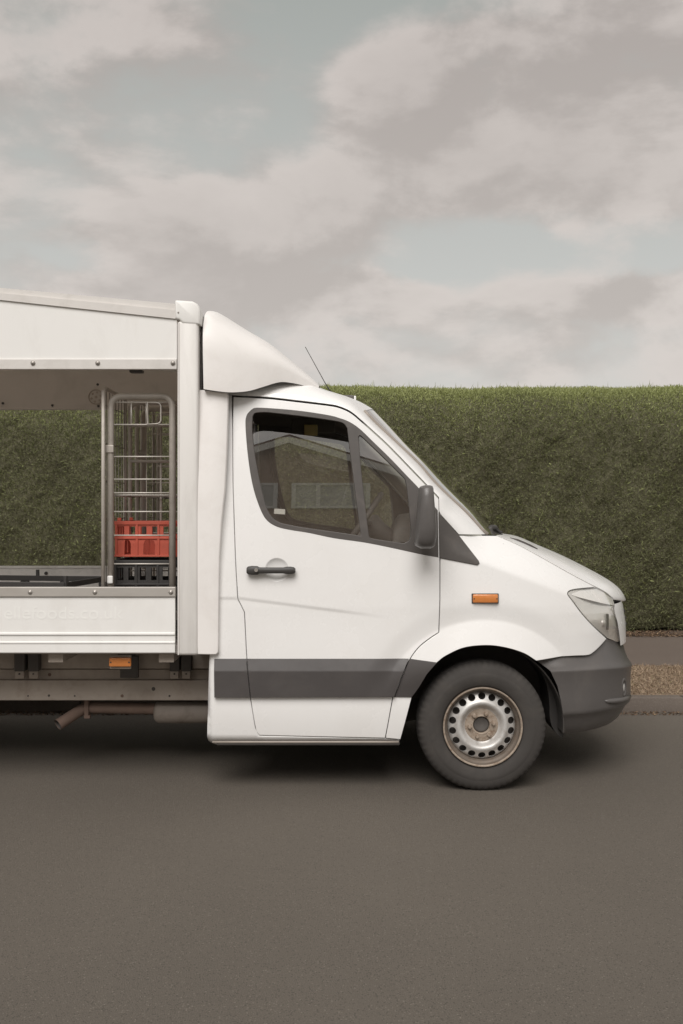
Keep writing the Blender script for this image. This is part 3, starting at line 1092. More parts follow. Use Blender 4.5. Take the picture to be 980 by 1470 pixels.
prof_b = [(0.0, -0.020), (0.04, -0.014), (0.12, -0.002), (0.20, 0.013), (0.24, 0.025), (0.268, 0.036), (0.285, 0.040), (0.30, 0.040), (0.32, 0.038), (0.45, 0.034), (0.60, 0.035), (0.72, 0.036),
          (0.752, 0.034), (0.772, 0.027), (0.80, 0.014), (0.84, 0.004), (0.90, -0.010), (0.96, -0.026), (1.0, -0.046)]
NA = 44
rows = []
for v, o in prof_b:
    row = []
    z0 = 0.70 + (ZB - 0.70) * v
    x_s = float(np.interp(z0, [a for a, b in st], [b for a, b in st]))
    x1 = xfront(z0) + o
    a0 = math.asin(min(1, ((x_s - NX0) / (x1 - NX0))) ** (NEXP / 2))
    for j in range(NA + 1):
        a = a0 + (PI / 2 - a0) * (j / NA)
        x = NX0 + (x1 - NX0) * math.sin(a) ** (2 / NEXP)
        y = 1 - math.cos(a) ** (2 / NEXP)
        so = j / NA
        zt = float(np.interp(x, [p[0] for p in zt_tab], [p[1] for p in zt_tab]))
        dip = 0.035 * sstep(0.3, 1.0, so)
        if v < 0.285:
            zc_ = 0.70 + (ZB - 0.70) * 0.285 - dip * 0.9
            # crease: everything above it is stretched up to the traced top edge
            z = zt + (0.60 + (0.0) - (0.06 * so) + 0.02 - zt) * (v / 0.285) if False else zt + ((0.652 - 0.06 * sstep(0.1, 1, so)) - zt) * (v / 0.285)
        else:
            zc0 = 0.652 - 0.06 * sstep(0.1, 1, so)
            z = zc0 + (ZB - zc0) * ((v - 0.285) / 0.715)
        oo = o
        y2 = y - o * (1 - so) ** 0.5 * 0.9
        if v < 0.285:                       # blend the upper lip back onto the body it meets
            pass
        # wheel-arch band: thinner edge along the opening
        ed = j / NA
        y2 += 0.024 * (1 - sstep(0.0, 0.13, ed))
        row.append(Vector((x, y2, z)))
    rows.append(row)
# return into the arch
rows = [[r[0] + Vector((0.004, 0.05, 0))] + [r[0] + Vector((0, 0.012, 0))] + r for r in rows]
bv, bf = grid_mb(rows)
bvm = bv + [Vector((p.x, 2 * YC - p.y, p.z)) for p in bv]
bfm = bf + [tuple(reversed([i + len(bv) for i in q])) for q in bf]
bumper = mk('bumper', bvm, bfm, PLASTIC, truck, True)
edge_split_smooth(bumper, 48)


def on_bumper(px, py, o=0.036):
    """point of the bumper face along a photo pixel"""
    for i in range(400):
        Y = -0.05 + i * 0.0025
        p = U(px, py, Y)
        x1 = xfront(p.z) + o
        u = min(0.9999, max(0, (p.x - NX0) / (x1 - NX0)))
        y = 1 - (1 - u ** NEXP) ** (1 / NEXP) - 0.0
        if Y >= y - o * 0.5:
            return p
    return p


# fog lamp and the pale lip under it
for s_ in (None, YC):
    a = on_bumper(895, 987)
    fl = MB()
    q = Vector((math.cos(R(38)), -math.sin(R(38)), 0))
    t_ = Vector((math.sin(R(38)), math.cos(R(38)), 0))
    cen = a + q * -0.012
    rings = []
    for dr, dd in ((0.052, -0.004), (0.048, 0.016), (0.036, 0.018), (0.028, 0.004), (0.0, 0.002)):
        rings.append([cen + q * dd + t_ * (dr * 0.75 * math.cos(2 * PI * k / 20)) + Vector((0, 0, dr * 1.15 * math.sin(2 * PI * k / 20))) for k in range(20)])
    fl.add([p for r in rings for p in r], [(i * 20 + k, i * 20 + (k + 1) % 20, (i + 1) * 20 + (k + 1) % 20, (i + 1) * 20 + k) for i in range(4) for k in range(20)])
    fg = fl.done('fog_lamp', PLASTIC, bumper, True, s_)
    gb = MB()
    rings = []
    for dr, dd in ((0.028, 0.008), (0.022, 0.013), (0.012, 0.016), (0.0, 0.017)):
        rings.append([cen + q * dd + t_ * (dr * 0.75 * math.cos(2 * PI * k / 16)) + Vector((0, 0, dr * 1.15 * math.sin(2 * PI * k / 16))) for k in range(16)])
    gb.add([p for r in rings for p in r], [(i * 16 + k, i * 16 + (k + 1) % 16, (i + 1) * 16 + (k + 1) % 16, (i + 1) * 16 + k) for i in range(3) for k in range(16)])
    gb.done('lens', SILVER, fg, True, s_)
    lp = MB()
    pts = [on_bumper(x, y) + Vector((0.004, -0.006, 0)) for x, y in ((867, 1006), (874, 1006.5), (882, 1006), (890, 1005), (897, 1003), (903, 999))]
    lp.tube(pts, [0.006, 0.015, 0.017, 0.016, 0.014, 0.008], 10)
    lp.done('lip', PLASTIC, bumper, True, s_)

# ---- headlamps
lens_o = lamp_rear[::-1][:-1] + cr([(856, 843.5), (868, 849.6), (877, 856.5), (884, 875), (888.6, 901), (891.5, 919)])[:-1] + cr([(891.5, 919), (884.5, 921.5), (871, 917)])[:-1]
hl_both = []
hp = panel('headlamp', lens_o, LENS, truck, step=0.025, gap=0.003, thick=0.02)
V = [v.co + WLOC[truck.name] for v in hp.data.vertices]
F = [tuple(p.vertices) for p in hp.data.polygons]
hp2 = mk('headlamp', V, F, LENS, truck, True, mirror=YC)
bowl = panel('reflector', lens_o, CHROME, hp, step=0.02, gap=0.006, off=-0.014, thick=0.02,
             f=lambda x, z: f_side(x, z) + 0.028 * math.sin(min(1, max(0, (x - 1.28) / 0.40)) * PI) * (0.7 + 0.5 * math.sin(z * 26)))
mk('reflector', [v.co + WLOC[hp.name] for v in bowl.data.vertices], [tuple(p.vertices) for p in bowl.data.polygons], CHROME, hp2, True, mirror=YC)
for s_, par in ((None, hp), (YC, hp2)):
    x_, z_ = inv(873, 893)
    y_ = f_side(x_, z_)
    MB().box(x_ - 0.006, x_ + 0.006, y_ + 0.008, y_ + 0.05, z_ - 0.045, z_ + 0.045, 0.004).done('lamp_divider', BLACK, par, False, s_)
    glint = panel('lamp_glint', [(820, 853.5), (833, 848.5), (856, 846), (867, 851.5), (878, 860), (882.5, 869), (866, 866), (846, 861), (830, 857)], WHITE, par, step=0.03, off=-0.012, thick=0.004) if s_ is None else None  # added white sheet: the lens's bright upper reflection put in as colour
    x_, z_ = inv(866, 895)
    y_ = f_side(x_, z_)
    MB().lathe([(y_ + 0.012, 0.0), (y_ + 0.014, 0.012), (y_ + 0.022, 0.02), (y_ + 0.04, 0.022)], x_, z_, 16).done('bulb_holder', SILVER, par, True, s_)
    b0 = panel('lamp_seal', lens_o, BLACK, par, step=0.05, off=-0.024, thick=0.03, gap=-0.001) if s_ is None else None
    if b0:
        sealdata = ([v.co + WLOC[par.name] for v in b0.data.vertices], [tuple(p.vertices) for p in b0.data.polygons])
        bpy.data.objects.remove(b0)

# ---- front panel between the lamps, with the grille
rows = []
for k in range(11):
    z = 0.985 + (0.742 - 0.985) * k / 10
    row = []
    x_l = inv(float(np.interp(z, [0.72, 0.80, 0.88, 0.96], [890.5, 889, 886, 880])), 735 + (CAM_H - z) * FOC / (CAM_D + 0.45))[0]
    x1 = xfront(z) + 0.004
    a0 = math.asin(min(0.999, (x_l - NX0) / (x1 - NX0)) ** (NEXP / 2))
    for j in range(17):
        a = a0 + (PI / 2 - a0) * j / 16
        row.append(Vector((NX0 + (x1 - NX0) * math.sin(a) ** (2 / NEXP), 1 - math.cos(a) ** (2 / NEXP), z)))
    rows.append(row)
rows = [r + [Vector((p.x, 2 * YC - p.y, p.z)) for p in reversed(r[:-1])] for r in rows]
front = grid('front_panel', rows, WHITE, truck)
gv = []
for z in np.linspace(0.765, 0.935, 6):
    row = []
    for j in range(15):
        y = 0.72 + 0.56 * j / 14
        yy_ = min(y, 2 - y)
        row.append(Vector((NX0 + (xfront(z) + 0.008 - NX0) * (1 - (1 - yy_) ** NEXP) ** (1 / NEXP), y, z)))
    gv.append(row)
gv = [[p + Vector((-0.02, 0, 0)) for p in gv[0]]] + gv + [[p + Vector((-0.02, 0, 0)) for p in gv[-1]]]
grid('grille', gv, BLACK, front)
for z in (0.79, 0.83, 0.87, 0.910):
    pts = []
    for j in range(13):
        y = 0.74 + 0.52 * j / 12
        yy = min(y, 2 - y)
        x = NX0 + (xfront(z) + 0.006 - NX0) * (1 - (1 - yy) ** NEXP) ** (1 / NEXP)
        pts.append(Vector((x, y, z)))
    o_ = MB().tube(pts, 0.014, 6).done('grille_slat', BLACK, front, True)

# ---- wheel arch liners and bulkhead so that nothing shows through
ln = MB()
ln.lathe([(0.085, 0.452), (0.09, 0.446), (0.50, 0.44), (0.52, 0.05)], WX, WZ, 48, R(-5), R(190))
both(ln, 'arch_liner', ARCHM, [truck], True, 40)
# the flap of liner ahead of the tyre
fl_ = [(782, 958), (795, 980), (803, 1003), (807, 1024), (808, 1049), (809, 1057)] + cr([(809, 1057), (806, 1058), (799, 1053), (792, 1042), (789, 1028), (788.5, 1010), (785, 985), (776, 962)])[1:]
fp = [U(x, y, 0.22) for x, y in fl_]
mf = MB().prism([(p.x, p.z) for p in reversed(fp)], 0.22, 0.45)
both(mf, 'mud_flap', BLKP, [truck])
bk = MB()
bk.box(-0.70, -0.66, 0.06, 1.94, 0.45, 2.13, 0.01)
bk.done('cab_rear_wall', DARK, truck)
fr_ = MB()
fr_.box(-0.66, 0.34, 0.09, 1.91, 0.34, 0.42)
fr_.box(0.34, 0.36, 0.55, 1.45, 0.34, 1.25)
fr_.box(0.30, 1.55, 0.50, 1.50, 0.42, 0.86)
fr_.box(1.1, 1.52, 0.45, 1.55, 0.30, 0.42)
fr_.done('floor_pan', UNDERD, truck)

# ---- deflector over the cab: a lofted fairing
Eb = [(292, 558.5), (308, 561), (325, 563), (340, 563), (358, 561), (377, 555.5), (401, 548.6), (420, 550), (440, 554.5), (457, 559)]
Et = [(293, 443.5), (300, 444), (308, 447), (322, 455.5), (352, 474.5), (383, 493.5), (414, 519), (436, 537.5), (450, 550), (458.5, 559)]


def dY(px, top):
    t = min(1, max(0, (px - 293) / 165))
    return -0.028 + 0.30 * t ** 1.7 + (0.0 if not top else 0.0)


Bb = [Vector(p) for p in resample([U(x, y, dY(x, 0)) for x, y in cr(Eb, 5)], 40)]
Tt = [Vector((U(x, y, dY(x, 1) + 0.10).x, dY(x, 1) + 0.10, U(x, y, dY(x, 1) + 0.27).z - 0.006)) for x, y in cr(Et, 5)]
Tt = [Vector(p) for p in resample(Tt, 40)]
rows = []
pw = 2 / 5.2
for k in range(41):
    w = k / 40 * 2
    m = w if w <= 1 else 2 - w
    # fine spacing near the rounded shoulder
    a = PI / 2 * (m ** 0.9)
    row = []
    for b_, t_ in zip(Bb, Tt):
        x = b_.x + (t_.x - b_.x) * math.sin(a) ** pw
        y = b_.y + (YC - b_.y) * (1 - math.cos(a) ** pw)
        z = b_.z + (t_.z + 0.03 * (1 - math.cos(a)) - b_.z) * math.sin(a) ** pw
        row.append(Vector((x, y if w <= 1 else 2 * YC - y, z)))
    rows.append(row)
fl0 = [p + Vector((0, 0.035, 0.008)) for p in rows[0]]
fl1 = [p + Vector((0, -0.035, 0.008)) for p in rows[-1]]
# rear return
rows = [fl0] + rows + [fl1]
rows = [[r[0] + Vector((0.0, 0.05 * (1 if i < 22 else -1), 0))] + r for i, r in enumerate(rows)]
defl = edge_split_smooth(grid('wind_deflector', rows, PINKW, truck), 55)
# rear skirt filling between cab and box, and the vertical fairing strip
fs = [(284.5, 561), (300, 562), (311, 564), (325.5, 565), (325, 600), (323.5, 650), (321, 700), (316, 750), (313, 800), (312, 870), (311.5, 936), (309, 938.5), (284.5, 938)]


def fs_f(x, z):
    t = (x + 0.775) / 0.10
    y = -0.028 + 0.028 * max(0, t - 0.75) ** 2 + f_side(x, z) * sstep(1.3, 2.2, z) * 0.4
    y -= 0.006
    return y


both_panel('corner_fairing', fs, PINKW, [truck], step=0.035, f=fs_f, thick=0.055, lip=0.006)

# ---- roof marker box, aerial
rb = MB()
a, b_ = U(488, 578, 0.86), U(508, 568.6, 0.86)
rb.box(a.x, b_.x, 0.80, 0.98, a.z - 0.03, b_.z, 0.008)
rbx = rb.done('roof_beacon', SEAL, truck)
cap = MB().lathe([(0, 0), (0, 0)], 0, 0, 3)
bc = MB()
bc.box(b_.x - 0.002, b_.x + 0.012, 0.802, 0.978, a.z - 0.03, b_.z - 0.004, 0.005)
bc.done('beacon_cap', WHITE, rbx)
ar = MB()
ar.tube([U(474.5, 563, 0.72), U(466, 549, 0.72), U(438, 498, 0.72)], [0.005, 0.003, 0.0022], 6)
ar.tube([U(477, 567, 0.72), U(474, 562, 0.72)], [0.014, 0.007], 8)
ar.done('aerial', BLACK, truck, True)

# ---- mirrors
def mirror_ring(zpy, xl, xr, y0, y1, n=20):
    ym = (y0 + y1) / 2
    ring = []
    A, B = U(xl, zpy, y0), U(xr, zpy, y0)
    for k in range(n):
        a = 2 * PI * k / n
        ca, sa = math.cos(a), math.sin(a)
        ring.append(Vector(((A.x + B.x) / 2 + (B.x - A.x) / 2 * (abs(ca) ** 0.62) * (1 if ca > 0 else -1), ym + (y1 - y0) / 2 * (abs(sa) ** 0.62) * (1 if sa > 0 else -1), A.z)))
    return ring


rows = [mirror_ring(696.5, 609, 618, -0.20, -0.14), mirror_ring(697.5, 605, 622, -0.25, -0.10), mirror_ring(701, 603.4, 623.6, -0.265, -0.085),
        mirror_ring(712, 602.6, 624.6, -0.275, -0.07), mirror_ring(735, 600.6, 626.6, -0.28, -0.06), mirror_ring(757, 598.6, 628.4, -0.28, -0.06),
        mirror_ring(772, 597, 628.8, -0.275, -0.06), mirror_ring(779, 596, 627.6, -0.265, -0.07), mirror_ring(784, 597.5, 626.5, -0.25, -0.08), mirror_ring(787.5, 604, 620, -0.22, -0.11)]
mm = MB()
mm.add([p for r in rows for p in r], [(i * 20 + k, (i + 1) * 20 + k, (i + 1) * 20 + (k + 1) % 20, i * 20 + (k + 1) % 20) for i in range(len(rows) - 1) for k in range(20)] + [tuple(range(20)), tuple(reversed(range(180, 200)))])
mir = both(mm, 'wing_mirror', PLASTIC, doors, True, 60)

# ---- wheels
def wheel(cx, cz, y0, parent):
    """tyre, rim, pressed disc with its ring of holes, hub and bolts; y0 = outer sidewall plane"""
    hub0 = empty('wheel', (cx, y0, 0), parent)
    tp = [(0.035, 0.212), (0.016, 0.219), (0.010, 0.228), (0.003, 0.25), (0.0, 0.272), (0.001, 0.288), (0.0025, 0.291), (0.003, 0.295), (0.006, 0.312), (0.014, 0.330), (0.024, 0.341), (0.036, 0.3475), (0.05, 0.3505), (0.072, 0.352), (0.073, 0.343), (0.083, 0.343), (0.084, 0.352),
          (0.112, 0.353), (0.113, 0.344), (0.123, 0.344), (0.124, 0.353), (0.152, 0.352), (0.153, 0.343), (0.163, 0.343), (0.164, 0.352), (0.19, 0.3505), (0.21, 0.342), (0.228, 0.32), (0.235, 0.28), (0.225, 0.23), (0.2, 0.212)]
    t = MB()
    n = 180
    v = []
    for k in range(n):
        a = 2 * PI * k / n
        for i, (y, r) in enumerate(tp):
            rr = r
            if 9 <= i <= 12 and k % 3 == 0: rr -= 0.0045
            if 25 <= i <= 26 and k % 3 == 0: rr -= 0.0045
            x, z = cx + rr * math.cos(a), cz + rr * math.sin(a)
            v.append(Vector((x, y0 + y - (0.006 * sstep(0.1, 0.0, z) * sstep(0.22, 0.3, rr) if y < 0.1 else 0), max(z, 0.0015))))
    q = len(tp)
    t.add(v, [(k * q + i, k * q + i + 1, ((k + 1) % n) * q + i + 1, ((k + 1) % n) * q + i) for k in range(n) for i in range(q - 1)])
    edge_split_smooth(t.done('tyre', TYRE, hub0), 40)
    rim = edge_split_smooth(MB().lathe([(y0 + 0.024, 0.2155), (y0 + 0.006, 0.2165), (y0 + 0.003, 0.214), (y0 + 0.003, 0.2085), (y0 + 0.008, 0.2055), (y0 + 0.022, 0.2035), (y0 + 0.030, 0.200),
                              (y0 + 0.033, 0.194), (y0 + 0.044, 0.189), (y0 + 0.062, 0.186), (y0 + 0.10, 0.180), (y0 + 0.2, 0.178)], cx, cz, 96).done('rim', RIMD, hub0), 50)
    lipr = MB().lathe([(y0 + 0.0015, 0.2155), (y0 + 0.0, 0.2125), (y0 + 0.0015, 0.2085), (y0 + 0.006, 0.2055)], cx, cz, 96).done('rim_edge', RUST, rim, True)

    def dep(r):
        return float(np.interp(r, [0.0, 0.043, 0.085, 0.092, 0.100, 0.108, 0.116, 0.124, 0.132, 0.140, 0.150, 0.172, 0.180, 0.186], [0.064, 0.064, 0.063, 0.062, 0.053, 0.040, 0.0305, 0.0265, 0.0275, 0.033, 0.041, 0.050, 0.056, 0.070]))
    circ = lambda r, k, ox=0, oz=0, ph=0: [(cx + ox + r * math.cos(ph + 2 * PI * i / k), cz + oz + r * math.sin(ph + 2 * PI * i / k)) for i in range(k)]
    holes = []
    for i in range(18):
        a = 2 * PI * (i + 0.5) / 18 + R(0)
        hr, ht = 0.0185, 0.0205
        ox, oz = 0.1615 * math.cos(a), 0.1615 * math.sin(a)
        holes.append([(cx + ox + hr * math.cos(b) * math.cos(a) - ht * math.sin(b) * math.sin(a), cz + oz + hr * math.cos(b) * math.sin(a) + ht * math.sin(b) * math.cos(a)) for b in [2 * PI * k / 14 for k in range(14)]])
    holes.append(circ(0.046, 28))
    extra = [p for r in (0.088, 0.095, 0.102, 0.109, 0.116, 0.123, 0.130, 0.137, 0.144) for p in circ(r, 80)]
    V, T_, loops = sheet(circ(0.186, 90), holes, 0.0105, extra)
    fdep = lambda x, z: y0 + dep(math.hypot(x - cx, z - cz))
    verts = [Vector((x, fdep(x, z), z)) for x, z in V]
    faces = list(T_)
    for l in loops[1:]:
        b = len(verts)
        k = len(l)
        verts += [Vector((x, fdep(x, z), z)) for x, z in l] + [Vector((x, fdep(x, z) + 0.012, z)) for x, z in l]
        faces += [(b + i, b + k + i, b + k + (i + 1) % k, b + (i + 1) % k) for i in range(k)]
    disc = mk('wheel_disc', verts, faces, SILVER, hub0, True)
    hubv = MB().lathe([(y0 + 0.0605, 0.0915), (y0 + 0.0585, 0.088), (y0 + 0.058, 0.082), (y0 + 0.059, 0.060), (y0 + 0.058, 0.052), (y0 + 0.056, 0.049), (y0 + 0.060, 0.0455), (y0 + 0.075, 0.044)], cx, cz, 48)
    hub = hubv.done('hub', RUST, hub0, True)
    MB().lathe([(y0 + 0.078, 0.0), (y0 + 0.074, 0.030), (y0 + 0.072, 0.036), (y0 + 0.075, 0.042), (y0 + 0.080, 0.0455)], cx, cz, 32).done('axle_cap', UNDERD, hub, True)
    for i in range(6):
        a = 2 * PI * i / 6 + R(8)
        x, z = cx + 0.066 * math.cos(a), cz + 0.066 * math.sin(a)
        MB().lathe([(y0 + 0.036, 0.0), (y0 + 0.036, 0.007), (y0 + 0.038, 0.010), (y0 + 0.052, 0.0105), (y0 + 0.053, 0.013), (y0 + 0.060, 0.0135)], x, z, 6).done('wheel_bolt', RUST, hub)
    MB().lathe([(y0 + 0.105, 0.0), (y0 + 0.105, 0.179), (y0 + 0.15, 0.179)], cx, cz, 40).done('brake_drum', UNDERD, hub0)
    return hub0


w0 = wheel(WX, WZ, 0.035, truck)


def copy_tree(o, parent, loc):
    c_ = o.copy()
    C.objects.link(c_)
    c_.parent = parent
    c_.location = loc
    for ch in list(o.children):
        copy_tree(ch, c_, ch.location.copy())
    return c_


wb = copy_tree(w0, truck, Vector((WX, 1.965 - YC, 0)))
wb.rotation_euler = (0, 0, PI)
for yy in (0.035,):
    copy_tree(w0, truck, Vector((WX - 3.665, yy - YC, 0)))
wb = copy_tree(w0, truck, Vector((WX - 3.665, 1.965 - YC, 0)))
wb.rotation_euler = (0, 0, PI)

# ---- cab interior
dsh = MB()
dp = [(0.30, 1.20), (0.34, 1.31), (0.42, 1.36), (0.56, 1.385), (0.72, 1.375), (0.90, 1.34), (0.92, 0.9), (0.40, 0.9), (0.33, 1.0)]
dsh.prism(dp, 0.16, 1.84)
edge_split_smooth(dsh.done('dashboard', DASHM, truck), 40)
bn = MB()
for yc_, w_ in ((0.50, 0.21),):
    rows = []
    for x, h, s in ((0.29, 0.015, 0.96), (0.30, 0.10, 1.0), (0.335, 0.155, 0.97), (0.40, 0.165, 0.93), (0.50, 0.13, 0.9), (0.60, 0.06, 0.85), (0.66, 0.0, 0.8)):
        rows.append([Vector((x, yc_ + w_ * s * math.cos(a), 1.345 + h * max(0, math.sin(a)) ** 0.5)) for a in np.linspace(0, PI, 15)])
    bn.add(*grid_mb(rows))
bn.done('instrument_binnacle', DASHM, truck, True)
bn2 = MB().box(0.40, 0.62, 0.14, 0.24, 1.33, 1.405, 0.02)
bn2.done('air_vent', DASHM, truck, True)
swc = U(521.5, 747, 0.50)
axis = Vector((-0.83, 0, 0.56)).normalized()
u_ = Vector((0.56, 0, 0.83)).normalized()
sw = MB()
sw.tube([swc + u_ * 0.185 * math.cos(a) + Vector((0, 1, 0)) * 0.185 * math.sin(a) for a in np.linspace(0, 2 * PI, 41)[:-1]], 0.0155, 10, True)
swo = sw.done('steering_wheel', DASHM, truck, True)
sp = MB()
for a in (R(90), R(-90), R(200)):
    sp.tube([swc - axis * 0.045, swc - axis * 0.03 + (u_ * math.cos(a) + Vector((0, 1, 0)) * math.sin(a)) * 0.09, swc + (u_ * math.cos(a) + Vector((0, 1, 0)) * math.sin(a)) * 0.185], [0.03, 0.02, 0.013], 8)
sp.done('spoke', DASHM, swo, True)
sh = MB()
sh.tube([swc - axis * 0.025, swc - axis * 0.05, swc - axis * 0.12, swc - axis * 0.30], [0.06, 0.075, 0.055, 0.05], 14)
sh.done('steering_column', DASHM, truck, True)
for yc_ in (0.50, 1.48):
    stt = MB()
    stt.box(-0.58, -0.10, yc_ - 0.24, yc_ + 0.24, 0.78, 0.93, 0.04)
    so_ = edge_split_smooth(stt.done('seat', DARK, truck))
    Mx = Matrix.Translation((-0.57, yc_, 0.9)) @ Matrix.Rotation(R(-9), 4, 'Y')
    bk_ = MB().box(-0.07, 0.05, -0.23, 0.23, 0.0, 0.62, 0.04, Mx)
    edge_split_smooth(bk_.done('backrest', DARK, so_))
    sb_ = MB().box(-0.5, -0.15, yc_ - 0.2, yc_ + 0.2, 0.42, 0.78)
    sb_.done('seat_base', UNDERD, so_)
# lamp / label under the far roof edge
vz = U(446, 616, 1.45)
MB().box(vz.x - 0.045, vz.x + 0.045, 1.44, 1.455, vz.z - 0.045, vz.z + 0.03, 0.004).done('sun_visor_label', VISOR, truck)
vz = U(428, 610, 1.40)
MB().box(vz.x - 0.05, vz.x + 0.25, 1.46, 1.485, vz.z - 0.05, vz.z + 0.05, 0.008).done('sun_visor', DARK, truck)

# ------------------------------------------------------------------ the cargo body
BY, BF = -0.035, 2.105                      # near and far side planes of the box
BC_ = (BY + BF) / 2
XL = -4.35                                  # rear end of the box
box_p = lambda px, py, Y=BY: U(px, py, Y)
XP0, XP1 = box_p(254, 700).x, box_p(286, 700).x


def twin(mb, name, m, smooth=False, crease=None, parent=None, far=True):
    a = mb.done(name, m, parent or truck, smooth)
    o = [a]
    if far:
        o.append(mb.done(name, m, parent or truck, smooth, mirror=BC_))
    if crease:
        for q in o: edge_split_smooth(q, crease)
    return o


def top_z(px, py0, slope):
    return box_p(px, py0 + slope * px).z


def roofline(x, which):
    """z of the sloping roof rail's upper / middle / lower line at x"""
    a, b_ = {'t': ((0, 412.5), (251, 435.5)), 'm': ((0, 420.5), (251, 445)), 'b': ((0, 430.5), (251, 457.5))}[which]
    A, B = box_p(*a), box_p(*b_)
    return A.z + (B.z - A.z) * (x - A.x) / (B.x - A.x)


xr = box_p(251.5, 450).x
for hi_, lo_, yo, nm in (('t', 'm', 0.012, 'roof_rail'), ('m', 'b', 0.0, 'roof_rail')):
    r = MB()
    yn = BY + yo
    P_ = [(XL, roofline(XL, lo_) + (0.001 if lo_ == 'm' else 0)), (xr, roofline(xr, lo_) + (0.001 if lo_ == 'm' else 0)), (xr, roofline(xr, hi_)), (XL, roofline(XL, hi_))]
    r.prism(P_, yn, yn + 0.05)
    twin(r, nm, ALUW)
rf = MB()
P_ = [(XL, roofline(XL, 't') - 0.03), (xr + 0.1, roofline(xr + 0.1, 't') - 0.03), (xr + 0.1, roofline(xr + 0.1, 't') - 0.008), (XL, roofline(XL, 't') - 0.008)]
P_ = P_[2:] + [(P_[3][0], P_[3][1] - 0.004)] + [(P_[2][0], P_[2][1] - 0.004)]
rf.prism([P_[3], P_[2], P_[1], P_[0]][::-1] if False else [(P_[2][0], P_[2][1]), (P_[3][0], P_[3][1]), P_[0], P_[1]], BY + 0.05, BF - 0.05)
rf.done('box_roof', GRP, truck)
# side panel above the opening
zr1, zr0 = box_p(100, 515).z, box_p(100, 530).z
xq = box_p(253.2, 500).x
pnl = MB().prism([(XL, zr1), (xq, zr1), (xq, roofline(xq, 'b') - 0.001), (XL, roofline(XL, 'b') - 0.001)], BY + 0.010, BY + 0.028)
twin(pnl, 'upper_panel', BOXW)
inn = MB().prism([(XL, zr0 + 0.002), (xq, zr0 + 0.002), (xq, roofline(xq, 'b') - 0.03), (XL, roofline(XL, 'b') - 0.03)], BY + 0.032, BY + 0.05)
twin(inn, 'inner_lining', INNER)
xo = box_p(251.5, 520).x
twin(MB().box(XL, xq, BY + 0.002, BY + 0.030, zr0, zr1 - 0.0005, 0.003), 'upper_rail', ALUW)
zl1, zl0 = box_p(100, 843).z, box_p(100, 857).z
twin(MB().box(XL, xo, BY + 0.000, BY + 0.034, zl0 + 0.0005, zl1, 0.003), 'lower_rail', ALU)
# bolts along both rails


def bolt_row(pxs, py, m=BOLT, yo=0.0, name='bolt', par=truck):
    for px in pxs:
        c_ = box_p(px, py)
        b_ = MB().lathe([(BY + yo - 0.009, 0.0), (BY + yo - 0.008, 0.005), (BY + yo - 0.004, 0.0085), (BY + yo - 0.003, 0.0125), (BY + yo + 0.002, 0.013)], c_.x, c_.z, 10)
        b_.done(name, m, par, True)


ext = [-47, -140, -235, -330, -425, -520]
bolt_row([47, 140, 248] + ext, 521)
bolt_row([43, 136, 245] + ext, 850)
# dropside: three boards with rolled joints
zs = [box_p(100, y).z for y in (857.5, 908, 909.5, 911.5, 921, 922.2, 924, 938)]
y0_ = BY + 0.010
prof_d = [(y0_ + 0.03, zs[0]), (y0_, zs[0]), (y0_, zs[1]), (y0_ - 0.006, zs[2]), (y0_ - 0.006, zs[3]), (y0_ + 0.001, zs[3] - 0.002), (y0_ + 0.001, zs[4]), (y0_ - 0.006, zs[5]), (y0_ - 0.006, zs[6] + 0.001),
          (y0_ - 0.002, zs[6] - 0.003), (y0_ - 0.002, zs[7] + 0.004), (y0_ + 0.002, zs[7]), (y0_ + 0.03, zs[7])]
xd = box_p(250.5, 900).x
ds = MB()
k = len(prof_d)
ds.add([(XL, y, z) for y, z in prof_d] + [(xd, y, z) for y, z in prof_d], [(i, i + k, (i + 1) % k + k, (i + 1) % k) for i in range(k)] + [tuple(range(k)), tuple(reversed(range(k, 2 * k)))])
dsides = twin(ds, 'dropside', BOXW)
dsin = MB().box(XL, xd, BY + 0.042, BY + 0.046, zs[7], zl1 - 0.02)
twin(dsin, 'dropside_lining', INALU)
twin(MB().box(XL, xd, BY + 0.036, BY + 0.054, zl1 - 0.018, zl1 - 0.001, 0.004), 'dropside_edge', INALU)
# ghost lettering left by removed letters
fc = bpy.data.curves.new('lettering', 'FONT')
fc.body = "ellefoods.co.uk"
fc.size = 0.095
fc.extrude = 0.00025
fo = bpy.data.objects.new('lettering', fc)
C.objects.link(fo)
bpy.context.view_layer.update()
me = bpy.data.meshes.new_from_object(fo.evaluated_get(bpy.context.evaluated_depsgraph_get()))
bpy.data.objects.remove(fo)
tw = [v.co.copy() for v in me.vertices]
wx = max(v.x for v in tw)
la, lb = box_p(4, 890), box_p(176, 890)
kx = (lb.x - la.x) / wx
mk('lettering', [(la.x + v.x * kx, y0_ - 0.0006 - v.z, la.z + 0.004 + v.y * kx * 0.92) for v in tw], [tuple(p.vertices) for p in me.polygons], GHOST, dsides[0])

